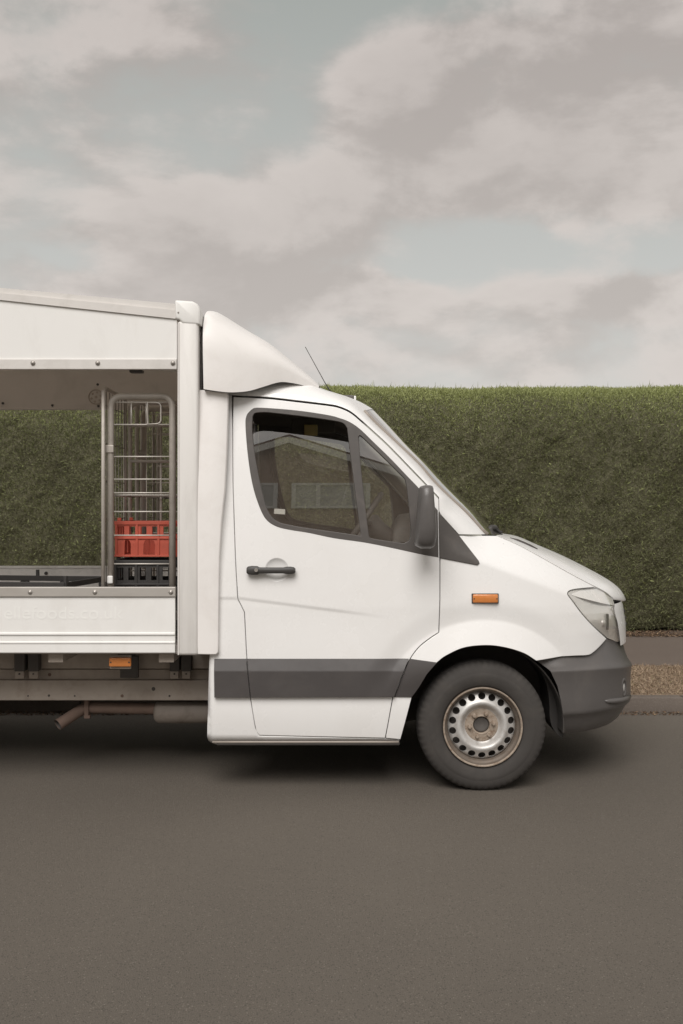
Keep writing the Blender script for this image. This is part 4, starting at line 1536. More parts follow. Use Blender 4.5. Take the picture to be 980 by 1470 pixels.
# posts, corner caps, bulkhead
zb = box_p(270, 941).z
zt_ = box_p(270, 466).z
post = MB().box(XP0, XP1 - 0.006, BY - 0.004, BY + 0.10, zb, zt_ + 0.02, 0.016)
posts = twin(post, 'corner_post', POSTW, crease=50)
for p_, s_ in zip(posts, (None, BC_)):
    e_ = MB().box(XP0 + 0.004, XP0 + 0.012, BY - 0.0065, BY + 0.01, zb + 0.004, zt_ + 0.01)
    e_.done('edge_bead', ALUW, p_, False, s_)
cpo = [(251, 431.5), (254, 431), (276, 432.5), (283, 436), (287, 443), (288, 466.5), (262, 464.5), (257, 459), (251, 457)]
cp_ = [box_p(*q) for q in cpo]
bm_ = bmesh.new()
vs = [bm_.verts.new((p.x, BY - 0.008, p.z)) for p in cp_]
fc_ = bm_.faces.new(vs)
ex = bmesh.ops.extrude_face_region(bm_, geom=[fc_])
for v in ex['geom']:
    if isinstance(v, bmesh.types.BMVert): v.co.y += 0.13
bmesh.ops.recalc_face_normals(bm_, faces=bm_.faces[:])
bmesh.ops.bevel(bm_, geom=[e for e in bm_.edges if e.verts[0].co.y < BY and e.verts[1].co.y < BY], offset=0.012, segments=3, profile=0.5, affect='EDGES')
bm_.verts.index_update()
cpm = MB().add([v.co.copy() for v in bm_.verts], [tuple(v.index for v in f.verts) for f in bm_.faces])
bm_.free()
caps = twin(cpm, 'corner_cap', BOXW, crease=45)
cs = box_p(254.5, 449)
MB().lathe([(BY - 0.012, 0), (BY - 0.011, 0.004), (BY - 0.006, 0.006)], cs.x + 0.006, cs.z, 8).done('screw', BOLT, caps[0], True)
blk = MB().box(XP0 + 0.05, XP1 - 0.028, BY + 0.05, BF - 0.05, zb + 0.02, roofline(XP0, 't') - 0.02)
blk.done('front_wall', INNER, truck)
hd = MB().box(XP0 + 0.02, XP1 - 0.01, BY + 0.12, BF - 0.12, zt_ - 0.02, roofline(XP1, 't') - 0.004, 0.01)
hd.done('front_header', BOXW, truck)
# wiring in the gap behind the deflector
wz = [U(289.5, y, 0.03) for y in (468, 480, 492, 500, 520, 560, 700, 930)]
MB().tube([p + Vector((0.004 * math.sin(i * 2.2), 0, 0)) for i, p in enumerate(wz)], 0.006, 6).done('cable', BLACK, truck, True)
# rear frame
twin(MB().box(XL - 0.03, XL + 0.09, BY - 0.004, BY + 0.10, zb, roofline(XL, 't'), 0.014), 'rear_post', POSTW, crease=50)
MB().box(XL - 0.02, XL + 0.06, BY + 0.1, BF - 0.1, roofline(XL, 't') - 0.14, roofline(XL, 't') - 0.032, 0.01).done('rear_header', POSTW, truck)
# deck
zd = 0.80
MB().box(XL, xd + 0.02, BY + 0.05, BF - 0.05, zd - 0.05, zd).done('cargo_floor', INNER, truck)
# vent rosette and small bolts on the far lining
yi = BF - 0.05
vc = U(137.5, 570, yi)
vt = MB()
vt.lathe([(yi - 0.002, 0.05), (yi - 0.006, 0.052), (yi - 0.006, 0.057), (yi - 0.001, 0.058)], vc.x, vc.z, 28)
for k in range(6):
    a = 2 * PI * k / 6 + 0.3
    vt.lathe([(yi - 0.004, 0.0), (yi - 0.003, 0.008), (yi - 0.001, 0.0085)], vc.x + 0.035 * math.cos(a), vc.z + 0.035 * math.sin(a), 8)
vt.lathe([(yi - 0.005, 0.0), (yi - 0.004, 0.010), (yi - 0.001, 0.0105)], vc.x, vc.z, 8)
vt.done('vent', UNDER, truck)
for px, py in ((4, 579), (75, 582), (140, 552), (141, 583)):
    p = U(px, py, yi)
    MB().lathe([(yi - 0.008, 0.0), (yi - 0.007, 0.009), (yi, 0.010)], p.x, p.z, 8).done('bolt', BLACK, truck)
p = U(66, 823, BF - 0.05)
MB().lathe([(p.y - 0.012, 0.0), (p.y - 0.01, 0.012), (p.y, 0.013)], p.x, p.z, 10).done('bolt', BLACK, truck)
lm = U(200, 531.5, 0.10)
MB().box(lm.x - 0.035, lm.x + 0.035, 0.0, 0.05, zr0 - 0.012, zr0 + 0.004, 0.004).done('latch', BLACK, truck)

# ---- chassis
def bar(name, px0, px1, py0, py1, Y0, depth, m, bev=0.004, far=False):
    a, b_ = U(px0, py1, Y0), U(px1, py0, Y0)
    mb = MB().box(a.x, b_.x, Y0, Y0 + depth, a.z, b_.z, bev)
    o = mb.done(name, m, truck)
    if far: mb.done(name, m, truck, mirror=YC)
    return o


xe = U(302, 990, 0.40).x
for (z1, z0, yy, dd, nm, m) in ((976.5, 1005.5, 0.40, 0.07, 'chassis_rail', UNDER), (961, 975.5, 0.43, 0.06, 'subframe', UNDER), (936, 960, 0.40, 0.05, 'subframe_bearer', UNDER)):
    a, b_ = U(0, z0, yy), U(0, z1, yy)
    mb = MB().box(XL + 0.1, xe, yy, yy + dd, a.z, b_.z, 0.004)
    mb.done(nm, m, truck)
    mb.done(nm, m, truck, mirror=YC)
for px, py, r_ in ((70, 998.5, 0.007), (220, 989, 0.011), (175, 999, 0.009), (243, 999, 0.006), (40, 999, 0.005), (107, 999, 0.005), (71, 968.5, 0.010)):
    p = U(px, py, 0.40 if py > 976 else 0.43)
    MB().lathe([(p.y - 0.005, 0.0), (p.y - 0.004, r_ * 0.8), (p.y - 0.0005, r_), (p.y, r_)], p.x, p.z, 12).done('chassis_bolt', UNDERD if r_ < 0.008 or px == 220 else RUSTY, truck)
for px0 in (20, 40, 243, 260):
    w_ = 15 if px0 < 200 else 14
    bar('body_bracket', px0, px0 + w_, 938, 964, 0.33, 0.06, UNDERD)
    bar('bracket_foot', px0 + 1, px0 + w_ - 1, 963.5, 974.5, 0.365, 0.03, UNDER)
    p = U(px0 + w_ / 2, 967.5, 0.365)
    MB().lathe([(p.y - 0.004, 0.0), (p.y - 0.004, 0.005), (p.y, 0.006)], p.x, p.z, 6).done('bracket_bolt', UNDERD, truck)
bar('lamp_bracket', 172, 198, 942, 973.5, 0.34, 0.03, UNDERD)
bar('cross_bearer', 232, 246, 938, 950, 0.30, 0.08, UNDERD)
# side marker
mp = bar('marker_lamp', 157.5, 187.5, 940.5, 960.5, 0.06, 0.02, UNDER, 0.003)
a, b_ = U(156.5, 957, 0.045), U(188, 944, 0.045)
lens_ = MB().box(a.x, b_.x, 0.038, 0.062, a.z, b_.z, 0.006).done('lens', AMBER, mp)
for xq2 in (a.x + 0.010, b_.x - 0.010):
    MB().lathe([(0.0365, 0), (0.0365, 0.0045), (0.042, 0.005)], xq2, (a.z + b_.z) / 2, 8).done('screw', BLACK, mp)
MB().box((a.x + b_.x) / 2 - 0.02, (a.x + b_.x) / 2 + 0.02, 0.08, 0.36, b_.z - 0.03, b_.z + 0.03).done('marker_arm', UNDERD, mp)
# exhaust
ye = 0.52
ex_ = MB().tube([U(232, 1017.5, ye), U(180, 1016.5, ye), U(128, 1015.5, ye), U(119, 1018, ye), U(110, 1023, ye - 0.02), U(83, 1040.5, ye - 0.10)], 0.0335, 16, caps=False)
exo = ex_.done('exhaust_pipe', RUSTY, truck, True)
ei = MB().tube([U(110, 1023, ye - 0.02), U(83.3, 1040.3, ye - 0.10)], 0.029, 16, caps=False).done('pipe_bore', UNDERD, exo, True)
mu = MB()
rows_ = []
for px, rr in ((222, 0.045), (225, 0.060), (229, 0.066), (260, 0.066), (330, 0.066), (345, 0.05)):
    rows_.append((U(px, 1022, ye), rr))
mu.tube([p for p, _ in rows_], [q for _, q in rows_], 22)
edge_split_smooth(mu.done('muffler', MUFF, truck, True), 50)
hg = MB()
a = U(123, 1016, ye - 0.04)
hg.box(a.x - 0.010, a.x + 0.016, ye - 0.045, ye + 0.045, a.z - 0.05, a.z + 0.06, 0.004)
hg.box(a.x - 0.010, a.x + 0.026, ye - 0.05, ye - 0.02, a.z - 0.062, a.z - 0.045, 0.003)
hg.done('exhaust_hanger', RUSTY, truck)
# axle, propshaft and cross members deeper under the body
dk = MB()
dk.tube([(WX - 3.665, 0.2, WZ), (WX - 3.665, 1.8, WZ)], 0.05, 12)
dk.tube([(WX - 3.6, 1.0, WZ), (0.4, 1.0, 0.48)], 0.04, 12)
for x in (-3.6, -2.6, -1.7, -0.9):
    dk.box(x - 0.03, x + 0.03, 0.47, 1.53, 0.44, 0.52)
dk.box(-2.2, -1.0, 1.28, 1.52, 0.28, 0.54, 0.03)
dk.done('running_gear', UNDERD, truck)
for x in (XL + 0.4, -3.3, -2.4, -1.55, -0.95):
    MB().box(x - 0.04, x + 0.04, BY + 0.08, BF - 0.08, 0.70, 0.748).done('cross_bearer', UNDER, truck)

# ------------------------------------------------------------------ roll cages in the box


def round_frame(x0, x1, z0, z1, y, rc):
    pts = [Vector((x0, y, z0)), Vector((x0, y, z1 - rc))]
    pts += [Vector((x0 + rc - rc * math.cos(a), y, z1 - rc + rc * math.sin(a))) for a in np.linspace(0.26, PI / 2, 6)]
    pts += [Vector((x1 - rc + rc * math.sin(a), y, z1 - rc + rc * math.cos(a))) for a in np.linspace(0, PI / 2 - 0.26, 6)]
    pts += [Vector((x1, y, z1 - rc)), Vector((x1, y, z0))]
    return pts


def roll_cage(loc, label):
    """upright wire cage on castors: front gate, back panel, one side panel, deck and wire shelf"""
    root = tag(empty('roll_cage', loc), label, 'roll cage', 'roll cages in the truck')
    L = Vector(loc)
    w, d, zb_, zt2 = CW, 0.50, 0.11, CTOP - zd
    X = lambda a, b__, c__: L + Vector((a, b__, c__))
    fg = MB().tube([L + p for p in round_frame(0.0, w, zb_, zt2, 0.0, 0.058)], 0.0185, 10).done('gate_frame', STEEL, root, True)
    zrow = [CAM_H + (735 - py) * (CAM_D + CY) / FOC - zd for py in (577.5, 609.5, 655.5, 688, 707.5, 734.5, 768.5, 809.5)]
    for z in zrow:
        if z < zb_ + 0.05: continue
        MB().tube([X(0.014, 0, z), X(w - 0.014, 0, z)], 0.0042, 6).done('wire', WIRE, root, True)
    for fx in (0.33, 0.575):
        MB().tube([X(w * fx, 0.004, zrow[0]), X(w * fx, 0.004, zrow[1])], 0.0045, 6).done('wire', WIRE, root, True)
    # the closed loop handle at the top right
    lx0, lx1 = w * 0.60, w * 0.815
    lp_ = [X(lx0, -0.004, zrow[1] + 0.004), X(lx0, -0.004, zrow[0] - 0.002), X(lx1 - 0.02, -0.004, zrow[0] - 0.002), X(lx1 - 0.006, -0.004, zrow[0] - 0.008), X(lx1, -0.004, zrow[0] - 0.022),
           X(lx1, -0.004, zrow[1] + 0.024), X(lx1 - 0.006, -0.004, zrow[1] + 0.010), X(lx1 - 0.02, -0.004, zrow[1] + 0.004)]
    MB().tube(lp_, 0.0045, 6, True).done('loop', WIRE, root, True)
    # left side panel: two uprights, a sloping top and a fine mesh of wires
    xs_ = -0.030
    MB().tube([X(xs_, -0.05, zb_), X(xs_, -0.05, zt2 + 0.02), X(xs_, -0.01, zt2 + 0.045), X(xs_, d - 0.01, zt2 + 0.045), X(xs_, d, zt2 + 0.02), X(xs_, d, zb_)], 0.0115, 8).done('side_frame', STEEL, root, True)
    for k_ in range(7):
        y = 0.02 + k_ * (d - 0.04) / 6
        MB().tube([X(xs_, y, zb_ + 0.02), X(xs_, y, zt2 + 0.03)], 0.0026, 5).done('wire', WIRED, root, True)
    for z in np.linspace(zb_ + 0.15, zt2 - 0.05, 6):
        MB().tube([X(xs_, -0.045, z), X(xs_, d, z)], 0.0026, 5).done('wire', WIRED, root, True)
    # hinge clips and latch on the left upright
    cz_ = CAM_H + (735 - 645) * (CAM_D + CY) / FOC - zd
    MB().box(L.x + xs_ - 0.014, L.x + 0.020, L.y - 0.024, L.y - 0.012, L.z + cz_ - 0.02, L.z + cz_ + 0.022, 0.004).done('hinge_clip', STEEL, root)
    MB().box(L.x - 0.015, L.x + 0.017, L.y - 0.030, L.y - 0.016, L.z + (zl1 + 0.006 - zd), L.z + (zl1 + 0.05 - zd), 0.006).done('hinge_block', BOXW, root)
    # back panel
    MB().tube([L + p for p in round_frame(0.0, w + 0.06, zb_, zt2 + 0.02, d, 0.05)], 0.014, 8).done('back_frame', STEEL, root, True)
    for k_ in range(4):
        x = 0.10 + k_ * (w - 0.08) / 3
        MB().tube([X(x, d, zb_), X(x, d, zt2)], 0.008 if k_ % 2 else 0.004, 6).done('upright', STEEL, root, True)
    for z in (zb_ + 0.25, zb_ + 0.55, zrow[2] - 0.0, zt2 - 0.12):
        MB().tube([X(0.0, d - 0.006, z), X(w + 0.05, d - 0.006, z)], 0.010 if z > 1.0 else 0.004, 6).done('cross_bar', STEEL, root, True)
    # shelf of close wires
    zs_ = CAM_H + (735 - 711) * (CAM_D + CY) / FOC - zd
    sh_ = MB().tube([X(0.01, 0.05, zs_), X(w, 0.05, zs_), X(w, d - 0.03, zs_), X(0.01, d - 0.03, zs_)], 0.006, 6, True).done('shelf', STEEL, root, True)
    wb_ = MB()
    for k_ in range(15):
        y = 0.07 + k_ * (d - 0.12) / 14
        wb_.tube([X(0.01, y, zs_ + 0.004), X(w, y, zs_ + 0.004)], 0.0022, 4)
    for k_ in range(5):
        x = 0.05 + k_ * (w - 0.08) / 4
        wb_.tube([X(x, 0.05, zs_), X(x, d - 0.03, zs_)], 0.003, 4)
    wb_.done('shelf_wires', WIRE, sh_)
    # deck and castors
    dk_ = MB().box(L.x - 0.03, L.x + w + 0.02, L.y + 0.022, L.y + d - 0.022, L.z + zb_, L.z + zb_ + 0.05, 0.006)
    dk_.done('deck', STEEL, root)
    for x in (0.02, w - 0.02):
        for y in (0.06, d - 0.06):
            c1 = MB().box(L.x + x - 0.018, L.x + x + 0.018, L.y + y - 0.018, L.y + y + 0.018, L.z + 0.05, L.z + zb_ + 0.002, 0.003).done('castor', STEEL, root)
            m_ = MB().lathe([(L.y + y - 0.014, 0.0), (L.y + y - 0.014, 0.036), (L.y + y - 0.010, 0.040), (L.y + y + 0.010, 0.040), (L.y + y + 0.014, 0.036), (L.y + y + 0.014, 0.0)], L.x + x, L.z + 0.041, 16)
            m_.done('castor_wheel', BLACK, c1, True)
    return root


CY = 0.17
ca, cb = U(155.8, 700, CY), U(249.3, 700, CY)
CW = cb.x - ca.x - 0.02
CTOP = U(200, 569, CY).z
c1 = roll_cage((ca.x + 0.012, CY, zd), 'grey steel roll cage with wire gate, carrying the red crate')


def copy_thing(o, loc, label):
    c_ = o.copy()
    C.objects.link(c_)
    c_.location = loc
    c_['label'] = label
    for ch in list(o.children):
        d_ = ch.copy()
        C.objects.link(d_)
        d_.parent = c_
        for g in list(ch.children):
            e_ = g.copy()
            C.objects.link(e_)
            e_.parent = d_
    return c_


c2 = copy_thing(c1, (ca.x + 0.06, CY + 0.66, zd), 'empty grey steel roll cage half hidden behind the one that carries the red crate')

# ------------------------------------------------------------------ crates


def crate(name, x0, x1, y0, y1, z0, z1, m, label, group=None, arches=True):
    """stacking crate: four walls with windows above and arched cut-outs below, rim, ribs, floor"""
    root = tag(empty(name, ((x0 + x1) / 2, (y0 + y1) / 2, z0)), label, 'crate', group)
    w, h, d = x1 - x0, z1 - z0, y1 - y0
    t = 0.007

    def wall(L, H):
        """cut-outs in a wall of length L and height H, as polygons"""
        hs = []
        n = 6
        pit = L / n
        for i in range(n):
            c_ = pit * (i + 0.5)
            wd = pit * (0.62 if i in (0, n - 1) else 0.52)
            hs.append([(c_ - wd / 2, H * 0.60), (c_ + wd / 2, H * 0.60), (c_ + wd / 2, H * 0.85), (c_ - wd / 2, H * 0.85)])
        for c_, half in ((0.17, -1), (0.40, 0), (0.405, 1), (0.70, -1), (0.705, 1)):
            pass
        for c_ in (0.185, 0.462, 0.54, 0.83):
            cw_ = 0.050 * L
            cc = c_ * L
            ar = [(cc - cw_, H * 0.06), (cc + cw_ * 0.9, H * 0.06)]
            lean = -1 if c_ in (0.54, 0.185) else 1
            for k in range(7):
                a = PI * k / 6
                ar.append((cc + cw_ * 0.9 * math.cos(a) + lean * 0.25 * cw_ * math.sin(a), H * 0.36 + H * 0.13 * math.sin(a)))
            hs.append(ar)
        return hs

    def wall_obj(L, tf):
        V, T_, loops = sheet([(0, 0), (L, 0), (L, h), (0, h)], wall(L, h), 0.06)
        v = [tf(a, 0, b__) for a, b__ in V] + [tf(a, t, b__) for a, b__ in V]
        n = len(V)
        f = [tuple(q) for q in T_] + [tuple(reversed([i + n for i in q])) for q in T_]
        for l in loops:
            b0 = len(v)
            k = len(l)
            v += [tf(a, 0, b__) for a, b__ in l] + [tf(a, t, b__) for a, b__ in l]
            f += [(b0 + i, b0 + k + i, b0 + k + (i + 1) % k, b0 + (i + 1) % k) for i in range(k)]
        return mk('side', v, f, m, root)
    wall_obj(w, lambda a, b__, c__: Vector((x0 + a, y0 + b__, z0 + c__)))
    wall_obj(w, lambda a, b__, c__: Vector((x1 - a, y1 - b__, z0 + c__)))
    wall_obj(d, lambda a, b__, c__: Vector((x0 + b__, y1 - a, z0 + c__)))
    wall_obj(d, lambda a, b__, c__: Vector((x1 - b__, y0 + a, z0 + c__)))
    rim = MB()
    for za, zb2 in ((h * 0.90, h), (h * 0.50, h * 0.535), (0, h * 0.05)):
        rim.box(x0 - 0.007, x1 + 0.007, y0 - 0.007, y0 + 0.0, z0 + za, z0 + zb2, 0.0015)
        rim.box(x0 - 0.007, x1 + 0.007, y1, y1 + 0.007, z0 + za, z0 + zb2, 0.0015)
        rim.box(x0 - 0.007, x0, y0, y1, z0 + za, z0 + zb2, 0.0015)
        rim.box(x1, x1 + 0.007, y0, y1, z0 + za, z0 + zb2, 0.0015)
    rim.done('rim', m, root)
    rib = MB()
    for q in (0.0, 0.305, 0.62, 0.97):
        rib.box(x0 + q * w, x0 + q * w + 0.012, y0 - 0.006, y0 - 0.0002, z0 + h * 0.05, z0 + h * 0.9, 0.001)
    rib.done('ribs', m, root)
    MB().box(x0 + t, x1 - t, y0 + t, y1 - t, z0, z0 + 0.006).done('bottom', m, root)
    pg = MB()
    for xq_ in (x0 + 0.02, x1 - 0.02):
        for yq_ in (y0 + 0.02, y1 - 0.02):
            pg.box(xq_ - 0.010, xq_ + 0.010, yq_ - 0.010, yq_ + 0.010, z1, z1 + 0.018, 0.002)
    pg.done('pegs', m, root)
    return root


kx0 = U(165, 775, 0.255).x
zr_b, zr_t = U(200, 804.5, 0.255).z, U(200, 748, 0.255).z
zblk = zd + 0.11 + 0.052
crate('red_crate', kx0, kx0 + 0.385, 0.255, 0.255 + 0.36, zr_b + 0.0205, zr_t, REDP, 'red plastic crate with arched cut-outs, standing in the roll cage')
crate('black_crate', kx0 - 0.004, kx0 + 0.381, 0.252, 0.252 + 0.36, zblk, zr_b + 0.002, BLKP, 'black plastic crate with arched cut-outs, under the red crate in the roll cage')

# black stacking tray on the floor, turned a little
tr = tag(empty('black_tray', (-2.0, 0.95, zd)), 'low black plastic tray with corner posts, lying on the truck floor behind the lower rail', 'tray')
th = U(60, 831, 0.95).z - zd
Mt = Matrix.Translation((-2.02, 0.98, zd)) @ Matrix.Rotation(R(-9), 4, 'Z')
t1 = MB()
for (a0, a1, b0, b1) in ((-0.42, 0.42, -0.30, -0.285), (-0.42, 0.42, 0.285, 0.30), (-0.42, -0.405, -0.285, 0.285), (0.405, 0.42, -0.285, 0.285)):
    t1.box(a0, a1, b0, b1, th - 0.035, th, 0.003, Mt)
t1.done('rim', BLKP, tr)
t2 = MB()
for x in (-0.41, -0.14, 0.14, 0.41):
    for y in (-0.292, 0.292):
        t2.box(x - 0.03, x + 0.03, y - 0.008, y + 0.008, 0, th - 0.0355, 0.002, Mt)
t2.done('leg', BLKP, tr)
t3 = MB()
for x, y in ((-0.412, -0.292), (0.412, -0.292), (-0.412, 0.292), (0.412, 0.292), (-0.05, 0.292)):
    t3.box(x - 0.010, x + 0.010, y - 0.008, y + 0.008, th - 0.0345, th + 0.040, 0.002, Mt)
t3.done('corner_post', BLKP, tr)
t4 = MB()
for k in range(7):
    t4.box(-0.40, 0.40, -0.27 + k * 0.085, -0.25 + k * 0.085, 0.10, 0.115, 0.002, Mt)
t4.done('grid', BLKP, tr)
tl = U(40, 833, 1.35)

# ------------------------------------------------------------------ the hedge
HY, HH, HD = 6.20, 3.02, 1.35


def leaf_mat():
    m = bpy.data.materials.new('hedge_leaf')
    m.use_nodes = True
    t = NT(m.node_tree)
    at = t.new('ShaderNodeAttribute', attribute_name='tint', attribute_type='GEOMETRY')
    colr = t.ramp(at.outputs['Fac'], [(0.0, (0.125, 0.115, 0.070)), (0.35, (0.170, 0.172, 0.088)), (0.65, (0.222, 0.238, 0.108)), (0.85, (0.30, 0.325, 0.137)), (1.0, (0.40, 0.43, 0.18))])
    p = t.new('ShaderNodeBsdfPrincipled', {'Base Color': colr, 'Roughness': 0.62, 'Specular IOR Level': 0.3})
    tl_ = t.new('ShaderNodeBsdfTranslucent', {'Color': colr})
    mx = t.new('ShaderNodeMixShader', {0: 0.28, 1: p.outputs[0], 2: tl_.outputs[0]})
    t.new('ShaderNodeOutputMaterial', {0: mx.outputs[0]})
    return m


LEAF = leaf_mat()
CORE = mat('hedge_core', (0.135, 0.126, 0.078), 0.95, var=0.5, vscale=9, bump=0.03, bscale=26)


def quad_cloud(name, P, A, B, tint, m, parent):
    """blades: pointed quads at P with half-length vectors A and half-width vectors B"""
    n = len(P)
    V = np.empty((n, 4, 3))
    V[:, 0] = P - A
    V[:, 1] = P - A * 0.1 + B
    V[:, 2] = P + A
    V[:, 3] = P - A * 0.1 - B
    base = np.array(WLOC[parent.name]) if parent else np.zeros(3)
    me = bpy.data.meshes.new(name)
    me.vertices.add(4 * n)
    me.vertices.foreach_set('co', (V - base).reshape(-1))
    me.loops.add(4 * n)
    me.loops.foreach_set('vertex_index', np.arange(4 * n, dtype=np.int32))
    me.polygons.add(n)
    me.polygons.foreach_set('loop_start', np.arange(0, 4 * n, 4, dtype=np.int32))
    at = me.attributes.new('tint', 'FLOAT', 'FACE')
    at.data.foreach_set('value', np.asarray(tint, np.float32))
    me.materials.append(m)
    me.update(calc_edges=True)
    o = bpy.data.objects.new(name, me)
    C.objects.link(o)
    o.parent = parent
    WLOC[o.name] = Vector(base)
    return o


hedge = tag(empty('hedge', (0, HY + HD / 2, 0.1)), 'long tall clipped green hedge with wispy new growth along its top, behind the truck', 'hedge')
# profile of the hedge: front face, rounded shoulder, top, back
pr = [(HY + 0.10, 0.10), (HY + 0.02, 0.30), (HY - 0.02, 0.9), (HY, 1.7), (HY + 0.04, 2.3), (HY + 0.11, HH - 0.42), (HY + 0.22, HH - 0.22), (HY + 0.40, HH - 0.08), (HY + 0.62, HH - 0.01), (HY + 0.9, HH + 0.02),
      (HY + HD - 0.2, HH - 0.05), (HY + HD - 0.03, HH - 0.3), (HY + HD, 2.0), (HY + HD, 0.1)]
prs = np.array(cr(pr, 8))
seg = np.linalg.norm(np.diff(prs, axis=0), axis=1)
cum = np.r_[0, np.cumsum(seg)]
front_len = cum[np.argmax(prs[:, 1] > HH - 0.02)] + 0.75


def lump(x, s):
    """slow swelling of the clipped surface"""
    calm = np.interp(s, [0, 2.2, 2.8, 3.6], [1.0, 1.0, 0.3, 0.25])
    return calm * (0.035 * np.sin(x * 1.3 + 0.7 * s) + 0.03 * np.sin(x * 2.9 - s * 1.9 + 1.0) + 0.018 * np.sin(x * 6.1 + s * 4.3) + 0.012 * np.sin(x * 11.3 - s * 8.1))


def surf(x, s):
    y = np.interp(s, cum, prs[:, 0])
    z = np.interp(s, cum, prs[:, 1])
    y2 = np.interp(s + 0.02, cum, prs[:, 0]) - np.interp(s - 0.02, cum, prs[:, 0])
    z2 = np.interp(s + 0.02, cum, prs[:, 1]) - np.interp(s - 0.02, cum, prs[:, 1])
    L = np.hypot(y2, z2) + 1e-9
    nrm = np.stack([np.zeros_like(x), -z2 / L, y2 / L], 1)
    P = np.stack([x, y, z], 1) + nrm * lump(x, s)[:, None]
    return P, nrm


gx_ = np.linspace(-11, 11, 260)
gs_ = np.linspace(0, cum[-1], 90)
rows = []
for s in gs_:
    P, nn = surf(gx_, np.full_like(gx_, s))
    rows.append([Vector(p) for p in (P - nn * 0.058 + rng.normal(0, 0.008, P.shape))])
grid('branches', rows, CORE, hedge, False)


def blades(n, s0, s1, x0, x1, ln, wd, out_bias, up_bias, tb, depth=0.045):
    x = rng.uniform(x0, x1, n)
    s = rng.uniform(s0, s1, n)
    P, nn = surf(x, s)
    dpt = rng.uniform(-depth, 0.02, n) + rng.normal(0, 0.008, n)
    P = P + nn * dpt[:, None]
    D_ = rng.normal(0, 1, (n, 3)) + nn * out_bias + np.array([0, 0, up_bias])
    D_ /= np.linalg.norm(D_, axis=1)[:, None]
    K = np.cross(D_, rng.normal(0, 1, (n, 3)))
    K /= np.linalg.norm(K, axis=1)[:, None] + 1e-9
    l = ln * rng.uniform(0.55, 1.4, n)
    z = P[:, 2]
    clump = 0.5 + 0.28 * np.sin(x * 3.7 + z * 2.1) * np.sin(x * 1.1 - z * 3.9 + 1) + 0.2 * np.sin(x * 9.0 + z * 7.0) * np.sin(z * 12 - x * 5)
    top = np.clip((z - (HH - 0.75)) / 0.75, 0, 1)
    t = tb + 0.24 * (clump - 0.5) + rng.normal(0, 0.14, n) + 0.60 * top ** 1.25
    return P + D_ * l[:, None] * 0.4, D_ * l[:, None], K * (wd * rng.uniform(0.7, 1.3, n))[:, None], np.clip(t, 0, 0.95)


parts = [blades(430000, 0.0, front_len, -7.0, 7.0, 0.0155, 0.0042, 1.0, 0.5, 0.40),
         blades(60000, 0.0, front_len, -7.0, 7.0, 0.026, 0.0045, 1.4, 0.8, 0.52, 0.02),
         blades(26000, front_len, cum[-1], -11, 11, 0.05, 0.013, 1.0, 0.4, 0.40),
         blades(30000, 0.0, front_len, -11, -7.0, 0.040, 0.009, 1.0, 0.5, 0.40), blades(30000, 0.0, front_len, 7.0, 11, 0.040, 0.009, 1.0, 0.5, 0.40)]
# pale fresh tips picked out on the face
pt = blades(5200, 0.0, front_len, -8.5, 8.5, 0.026, 0.0065, 1.6, 0.7, 0.82, 0.005)
parts.append((pt[0], pt[1], pt[2], np.clip(pt[3], 0.6, 1.0)))
# wispy shoots along the crest
ni = 4200
sx = rng.uniform(-8.5, 8.5, ni)
ss = rng.uniform(front_len - 1.15, front_len + 0.1, ni)
P, nn = surf(sx, ss)
D_ = np.stack([rng.normal(0.12, 0.38, ni), rng.normal(-0.1, 0.3, ni), np.ones(ni)], 1)
D_ /= np.linalg.norm(D_, axis=1)[:, None]
ll = 0.018 + 0.055 * rng.random(ni) ** 7
parts.append((P + D_ * ll[:, None] * 0.8, D_ * ll[:, None], np.cross(D_, [0.0, 1.0, 0.0]) * 0.0035, np.clip(rng.normal(0.72, 0.14, ni), 0, 1)))
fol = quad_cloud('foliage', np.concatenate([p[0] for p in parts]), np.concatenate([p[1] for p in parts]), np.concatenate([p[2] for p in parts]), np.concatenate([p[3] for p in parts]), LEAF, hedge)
fol['kind'] = 'stuff'
# stems at the foot
tk = MB()
for i in range(34):
    x = -10.5 + i * 0.63 + random.uniform(-0.15, 0.15)
    tk.tube([(x, HY + 0.35, 0.09), (x + random.uniform(-0.05, 0.05), HY + 0.4, 0.5), (x + random.uniform(-0.1, 0.1), HY + 0.5, 1.2)], [0.035, 0.03, 0.02], 6)
tk.done('stems', CORE, hedge, True)['kind'] = 'stuff'


def tint_mat(name, stops, rough=0.8):
    m = bpy.data.materials.new(name)
    m.use_nodes = True
    t = NT(m.node_tree)
    at = t.new('ShaderNodeAttribute', attribute_name='tint', attribute_type='GEOMETRY')
    p = t.new('ShaderNodeBsdfPrincipled', {'Base Color': t.ramp(at.outputs['Fac'], stops), 'Roughness': rough, 'Specular IOR Level': 0.25})
    t.new('ShaderNodeOutputMaterial', {0: p.outputs[0]})
    return m


STRAW = tint_mat('dry_grass', [(0.0, (0.18, 0.13, 0.088)), (0.5, (0.285, 0.205, 0.14)), (0.85, (0.38, 0.29, 0.205)), (0.96, (0.25, 0.20, 0.12)), (1.0, (0.16, 0.145, 0.06))])
LITTER = tint_mat('leaf_litter', [(0.0, (0.06, 0.04, 0.028)), (0.6, (0.17, 0.11, 0.07)), (1.0, (0.27, 0.19, 0.12))])


